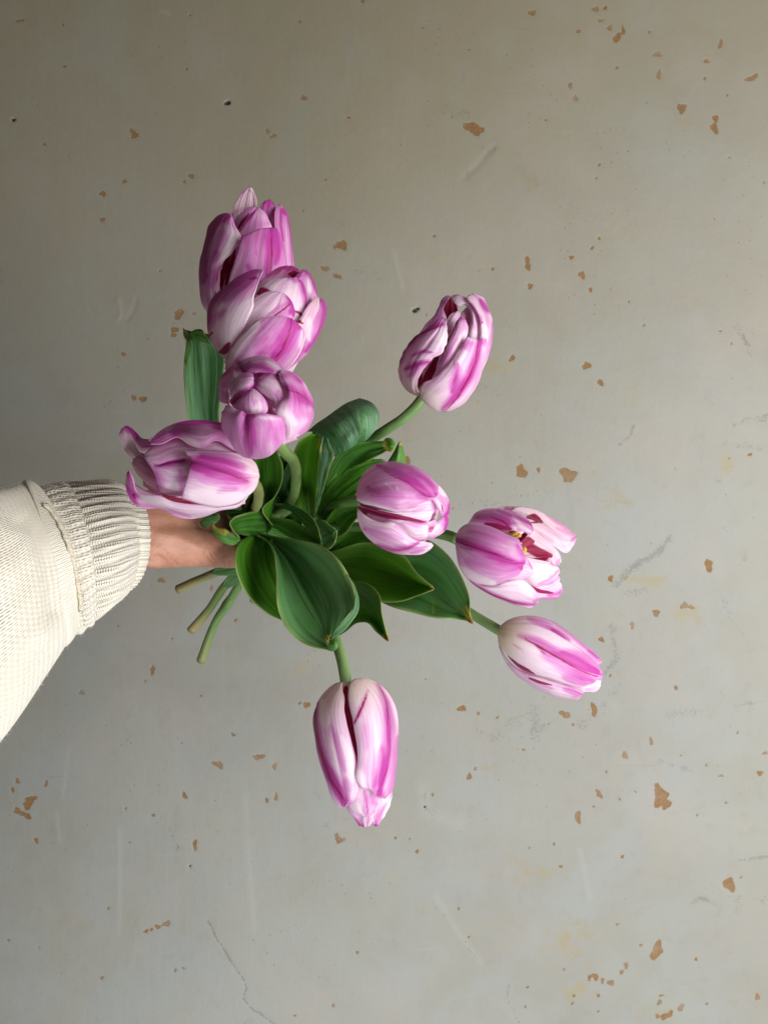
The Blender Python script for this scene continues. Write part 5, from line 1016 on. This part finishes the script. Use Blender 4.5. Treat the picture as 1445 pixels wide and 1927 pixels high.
def build_hand():
    parts = [
     # forearm, wrist, heel of the hand
     [(-560,1530,.385,100,.85),(-330,1270,.425,98,.85),(-160,1130,.462,90,.85),(0,1060,.490,80,.85),(120,1018,.515,72,.8),(210,998,.532,66,.78),(262,996,.540,64,.76),(310,994,.550,66,.66),(352,994,.562,64,.58),(395,988,.580,58,.5),(425,980,.596,52,.45)],
     # thumb mount and thumb, lying along the near side of the stems
     [(250,1022,.536,42,.9),(290,1024,.540,46,.9),(335,1028,.546,41,.9),(375,1032,.552,36,.9),(415,1037,.563,32,.9),(450,1041,.574,28.5,.95),(482,1040,.584,26,.95),(505,1034,.594,24,.9),(520,1026,.600,19,.85)],
     # ulnar side fill
     [(240,975,.545,44,.8),(300,962,.558,44,.7),(350,950,.575,40,.6),(400,945,.595,34,.6)],
    ]
    # four fingers: knuckle, round the far side of the stems, tips back towards the palm
    for (y, l, r, dd) in ((1034, 1.0, 24, .000), (1000, 1.08, 24.5, .002), (965, 1.02, 23, .004), (934, .84, 20.5, .004)):
        parts.append([(385, y - 8, .595 + dd, r * 1.05, .9), (425, y - 2, .622 + dd, r * 1.02), (425 + 42 * l, y + 2, .642 + dd, r), (425 + 76 * l, y + 4, .640 + dd, r * .97),
                      (425 + 92 * l, y + 4, .622 + dd, r * .93), (425 + 86 * l, y + 2, .606 + dd, r * .88), (425 + 66 * l, y, .598 + dd, r * .80)])
    V = []; Fs = []; o = 0
    for p in parts:
        v, f = limb(p); V.append(v); Fs += [[i + o for i in q] for q in f]; o += len(v)
    V = np.concatenate(V)
    me = bpy.data.meshes.new('tmp'); me.from_pydata([tuple(v) for v in V], [], Fs); me.update()
    ob = bpy.data.objects.new('tmp', me); C.objects.link(ob)
    m = ob.modifiers.new('r', 'REMESH'); m.mode = 'VOXEL'; m.voxel_size = .0014; m.use_smooth_shade = True
    s = ob.modifiers.new('s', 'SMOOTH'); s.iterations = 9; s.factor = .6
    dg = bpy.context.evaluated_depsgraph_get()
    me2 = bpy.data.meshes.new_from_object(ob.evaluated_get(dg))
    bpy.data.objects.remove(ob)
    n = len(me2.vertices); co = np.zeros(n * 3, np.float32); me2.vertices.foreach_get('co', co); co = co.reshape(-1, 3)
    no = np.zeros(n * 3, np.float32); me2.vertices.foreach_get('normal', no); no = no.reshape(-1, 3)
    x = CX + co[:, 0] / co[:, 1] * F; y = CY - (co[:, 2] - H) / co[:, 1] * F
    front = ss(.1, -.3, no[:, 1]) 
    zc = zt(220, 900, 4.25)
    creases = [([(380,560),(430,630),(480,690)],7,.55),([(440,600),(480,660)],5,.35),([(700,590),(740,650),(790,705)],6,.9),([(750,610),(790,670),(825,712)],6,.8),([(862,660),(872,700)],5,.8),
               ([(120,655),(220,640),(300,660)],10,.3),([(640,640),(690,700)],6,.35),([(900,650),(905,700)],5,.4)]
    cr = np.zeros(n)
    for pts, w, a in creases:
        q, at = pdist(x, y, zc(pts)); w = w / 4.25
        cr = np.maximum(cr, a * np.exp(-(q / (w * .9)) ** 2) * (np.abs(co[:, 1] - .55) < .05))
        co += -no * (.0011 * a * np.exp(-(q / (w * 1.3)) ** 2) * front)[:, None] + no * (.0004 * a * (np.exp(-((q - w * 3) / (w * 1.5)) ** 2)) * front)[:, None]
    # tendon and bone relief near the wrist
    for pts, w, hgt in [([(120,500),(260,560),(380,600)],40,.0014),([(200,420),(480,470),(640,560)],46,.0010),([(200,690),(330,690)],30,.0012),([(330,620),(380,660)],24,-.0012)]:
        q, _ = pdist(x, y, zc(pts)); w /= 4.25
        co += no * (hgt * np.exp(-(q / w) ** 2) * front)[:, None]
    red = np.exp(-((x - 250) / 22) ** 2 - ((y - 955) / 28) ** 2) * .6 + np.exp(-((x - 262) / 16) ** 2 - ((y - 1055) / 12) ** 2) * .6
    me2.vertices.foreach_set('co', co.ravel())
    a = me2.attributes.new('mark', 'FLOAT_COLOR', 'POINT')
    mk = np.stack([cr, red, cr * 0, cr * 0], -1).astype(np.float32); a.data.foreach_set('color', mk.ravel())
    me2.materials.clear(); me2.materials.append(M_SKIN); me2.name = 'hand'
    me2.polygons.foreach_set('use_smooth', np.full(len(me2.polygons), True))
    me2.update()
    ob = bpy.data.objects.new('hand', me2); C.objects.link(ob)
    ob.parent = person; ob.matrix_parent_inverse = person.matrix_basis.inverted()
build_hand()

def sleeve_part(name, st, mat, nu, nv, ribs=0, rib_h=0., wrap=(0, 2 * math.pi), folds=(), seed=0, parent=None, inner=True, flat=.85, rimroll=0.0, lumps=.001):
    """st: stations (topx, topy, botx, boty, depth, [flat]) ; a tube whose silhouette runs through both edges, closed all round"""
    p = np.array([tuple(q) + (flat,) * (6 - len(q)) for q in st], float)
    k = np.concatenate([[0], np.cumsum(np.hypot(*np.diff((p[:, 0:2] + p[:, 2:4]) / 2, axis=0).T))]); k /= k[-1]
    t = np.linspace(0, 1, nv); m = np.gradient(p, k, axis=0)
    i = np.clip(np.searchsorted(k, t, side='right') - 1, 0, len(p) - 2); h = (k[i+1]-k[i])[:, None]; s = (t - k[i])[:, None] / h
    q = (2*s**3-3*s**2+1)*p[i] + (s**3-2*s**2+s)*h*m[i] + (-2*s**3+3*s**2)*p[i+1] + (s**3-s**2)*h*m[i+1]
    ph = np.linspace(0, 2 * math.pi, nu)            # 0 = top edge, pi = bottom edge, pi/2 = near side
    top = P(q[:, 0], q[:, 1], q[:, 4]); bot = P(q[:, 2], q[:, 3], q[:, 4])
    c = (top + bot) / 2; e = (top - bot) / 2; r = np.linalg.norm(e, axis=1)
    eh = e / r[:, None]
    T = np.gradient(c, axis=0); T /= np.linalg.norm(T, axis=1, keepdims=True); g = c[-1] - c[0]; T = .25 * T + .75 * g / np.linalg.norm(g)
    N = np.cross(T, eh); N /= np.linalg.norm(N, axis=1, keepdims=True)
    sgn = np.where(N[:, 1] > 0, -1, 1)[:, None]; N = N * sgn
    cp, sp = np.cos(ph)[:, None, None], np.sin(ph)[:, None, None]
    base = c[None] + e[None] * cp + N[None] * sp * (r * q[:, 5])[None, :, None]
    nrm = eh[None] * cp * q[:, 5][None, :, None] + N[None] * sp; nrm /= np.linalg.norm(nrm, axis=-1, keepdims=True)
    U = (ph / (2 * math.pi))[:, None] * np.ones((1, nv)); Vv = t[None] * np.ones((nu, 1))
    disp = np.zeros((nu, nv)); grv = np.zeros((nu, nv))
    if ribs:
        x = U * ribs + .35 * np.sin(Vv * 3 + seed) + .25 * np.sin(U * 31)
        f = np.abs((x % 1) - .5) * 2                 # 0 middle of a rib, 1 in the groove
        disp += rib_h * (np.cos(f * math.pi) * .5) * (1 - .65 * ss(.90, 1, Vv)) * (.75 + .35 * np.sin(np.floor(x) * 2.4 + 1))
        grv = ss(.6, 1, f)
    px, py = CX + base[..., 0] / base[..., 1] * F, CY - (base[..., 2] - H) / base[..., 1] * F
    nearside = np.sin(ph)[:, None] > -.2
    for pts, w, hh in folds:
        d_, _ = pdist(px, py, pts); disp += hh * .001 * np.exp(-(d_ / w) ** 2) * nearside
    disp += wav(U * 6.28, Vv * 3, lumps, 2, 2, seed)
    if rimroll:
        disp += rimroll * (np.exp(-((1 - Vv) / .05) ** 2) * .6 - .9 * ss(.97, 1, Vv))
    A = base + nrm * disp[..., None]
    L = float(np.linalg.norm(np.diff(c, axis=0), axis=1).sum()); Rm = float(r.mean()) * (1 + flat) / 2
    # keep the seam of the tube on the far side
    sh = int(nu * .75)
    order = (np.arange(nu - 1) + sh) % (nu - 1); order = np.append(order, order[0])
    A = A[order]; grv = grv[order]; u2 = U[order].copy(); u2[:-1] = np.where(np.diff(u2[:, 0], append=u2[-1, 0])[:-1, None] * 0 + (order[:-1] < sh)[:, None], u2[:-1] + 1, u2[:-1]); u2[-1] = u2[-2] + 1 / nu
    Vv = Vv[order]
    # wall thickness: inner skin a little inside
    B = A - nrm[order] * .0022
    W = np.concatenate([A.reshape(-1, 3), B.reshape(-1, 3)])
    qa = quads(nu, nv); qb = quads(nu, nv, nu * nv)[:, ::-1]; n_ = nu * nv
    j = np.arange(nu - 1)
    r1 = np.stack([j*nv + nv-1, (j+1)*nv + nv-1, (j+1)*nv + nv-1 + n_, j*nv + nv-1 + n_], -1)
    r0 = np.stack([(j+1)*nv, j*nv, j*nv + n_, (j+1)*nv + n_], -1)
    Fc = np.concatenate([qa, qb, r1, r0])
    uv = np.stack([Vv * L, u2 * 2 * math.pi * Rm], -1).reshape(-1, 2)
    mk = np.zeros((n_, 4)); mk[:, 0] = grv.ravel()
    o = mesh_obj(name, W, Fc, mat, parent, np.concatenate([uv, uv]), {'mark': np.concatenate([mk, mk])})
    return o, A, nrm[order]

# loose sleeve body (nearer the camera to the left), then the turned-back band, then the ribbed cuff
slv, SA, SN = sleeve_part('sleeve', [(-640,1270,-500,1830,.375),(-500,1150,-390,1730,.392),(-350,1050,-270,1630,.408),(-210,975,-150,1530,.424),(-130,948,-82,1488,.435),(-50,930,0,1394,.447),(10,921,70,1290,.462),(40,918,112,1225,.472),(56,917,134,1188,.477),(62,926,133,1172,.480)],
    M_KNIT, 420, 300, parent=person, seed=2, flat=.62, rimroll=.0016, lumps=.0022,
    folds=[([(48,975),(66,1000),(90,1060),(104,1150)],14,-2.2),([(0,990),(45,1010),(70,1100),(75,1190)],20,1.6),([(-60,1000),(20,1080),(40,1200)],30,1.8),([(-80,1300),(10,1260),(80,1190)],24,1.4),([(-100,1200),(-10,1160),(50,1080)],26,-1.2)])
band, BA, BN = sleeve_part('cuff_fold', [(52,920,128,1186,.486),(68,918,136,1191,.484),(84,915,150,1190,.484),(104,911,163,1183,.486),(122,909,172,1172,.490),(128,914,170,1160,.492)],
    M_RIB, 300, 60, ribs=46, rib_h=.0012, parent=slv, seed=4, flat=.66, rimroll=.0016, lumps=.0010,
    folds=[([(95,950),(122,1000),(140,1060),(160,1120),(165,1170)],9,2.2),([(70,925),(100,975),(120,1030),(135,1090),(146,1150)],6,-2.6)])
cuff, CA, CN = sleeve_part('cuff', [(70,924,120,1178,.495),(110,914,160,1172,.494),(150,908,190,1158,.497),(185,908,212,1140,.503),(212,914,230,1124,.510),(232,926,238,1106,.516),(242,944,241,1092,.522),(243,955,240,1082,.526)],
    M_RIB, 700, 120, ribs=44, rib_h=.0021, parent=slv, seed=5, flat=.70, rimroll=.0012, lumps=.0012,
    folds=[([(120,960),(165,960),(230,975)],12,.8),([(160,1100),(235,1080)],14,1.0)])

def tube3(pts, rad, nseg=5, taper=True):
    p = np.asarray(pts); n = len(p); T = np.gradient(p, axis=0); T /= np.linalg.norm(T, axis=1, keepdims=True) + 1e-9
    V = []
    N1 = np.cross(T[0], [.3, .2, .9]); N1 /= np.linalg.norm(N1)
    for a in range(n):
        N1 = N1 - T[a] * N1.dot(T[a]); N1 /= np.linalg.norm(N1) + 1e-9; N2 = np.cross(T[a], N1)
        r = rad * (1 - .8 * a / (n - 1)) if taper else rad
        ph = np.linspace(0, 2 * np.pi, nseg, endpoint=False)
        V.append(p[a] + (np.cos(ph)[:, None] * N1 + np.sin(ph)[:, None] * N2) * r)
    i, j = np.meshgrid(np.arange(n - 1), np.arange(nseg), indexing='ij')
    a = (i*nseg+j).ravel(); b = (i*nseg+(j+1) % nseg).ravel()
    return np.concatenate(V), np.stack([a, b, b+nseg, a+nseg], -1)

# chunky overlocked seam along the fold
def seam():
    V = []; Fc = []; o = 0; r = np.random.default_rng(1)
    path = resample([(84,948),(98,964),(112,985),(124,1012),(134,1042),(143,1080),(149,1115),(153,1150)], 150)
    pool = np.concatenate([SA.reshape(-1, 3), BA.reshape(-1, 3), CA.reshape(-1, 3)])
    qx, qy = CX + pool[:, 0] / pool[:, 1] * F, CY - (pool[:, 2] - H) / pool[:, 1] * F
    dep = np.array([pool[(np.abs(qx - a) < 5) & (np.abs(qy - b) < 5), 1].min(initial=.49) for a, b in path])
    dep = np.convolve(np.pad(dep, 6, mode='edge'), np.ones(13) / 13, 'valid') - .0004
    pw = P(path[:, 0] + r.normal(0, .25, 150), path[:, 1], dep)
    for s in range(3):
        a = np.linspace(0, 2 * np.pi * 24, 150) + s * 2.1 + np.cumsum(r.normal(0, .08, 150))
        off = np.stack([np.cos(a), np.sin(a), .5 * np.sin(a)], -1) * .0006 * (1 + .5 * np.sin(np.linspace(0, 60, 150)))[:, None]
        v, f = tube3(pw + off, .00062, 6, False); V.append(v); Fc.append(f + o); o += len(v)
    mesh_obj('seam', np.concatenate(V), np.concatenate(Fc), M_SEAM, slv)
# loose wool fibres standing off the knit
def fuzz():
    V = []; Fc = []; o = 0; r = np.random.default_rng(11)
    for (A, N, cnt, lo) in ((SA, SN, 5200, .25), (CA, CN, 1500, 0), (BA, BN, 700, 0)):
        nu, nv = A.shape[:2]
        for _ in range(cnt):
            i = r.integers(0, nu); j = r.integers(int(nv * lo), nv)
            p = A[i, j]; n = N[i, j] + r.normal(0, .8, 3); n /= np.linalg.norm(n)
            if n.dot(N[i, j]) < 0: n = -n
            L = r.uniform(.0006, .0022); t = np.linspace(0, 1, 4)[:, None]; b = r.normal(0, .0008, 3)
            v, f = tube3(p + n * L * t + b * t ** 2, .00006, 3); V.append(v); Fc.append(f + o); o += len(v)
    ob = mesh_obj('wool_fuzz', np.concatenate(V), np.concatenate(Fc), M_FIBRE, slv); ob['kind'] = 'stuff'
seam(); fuzz()
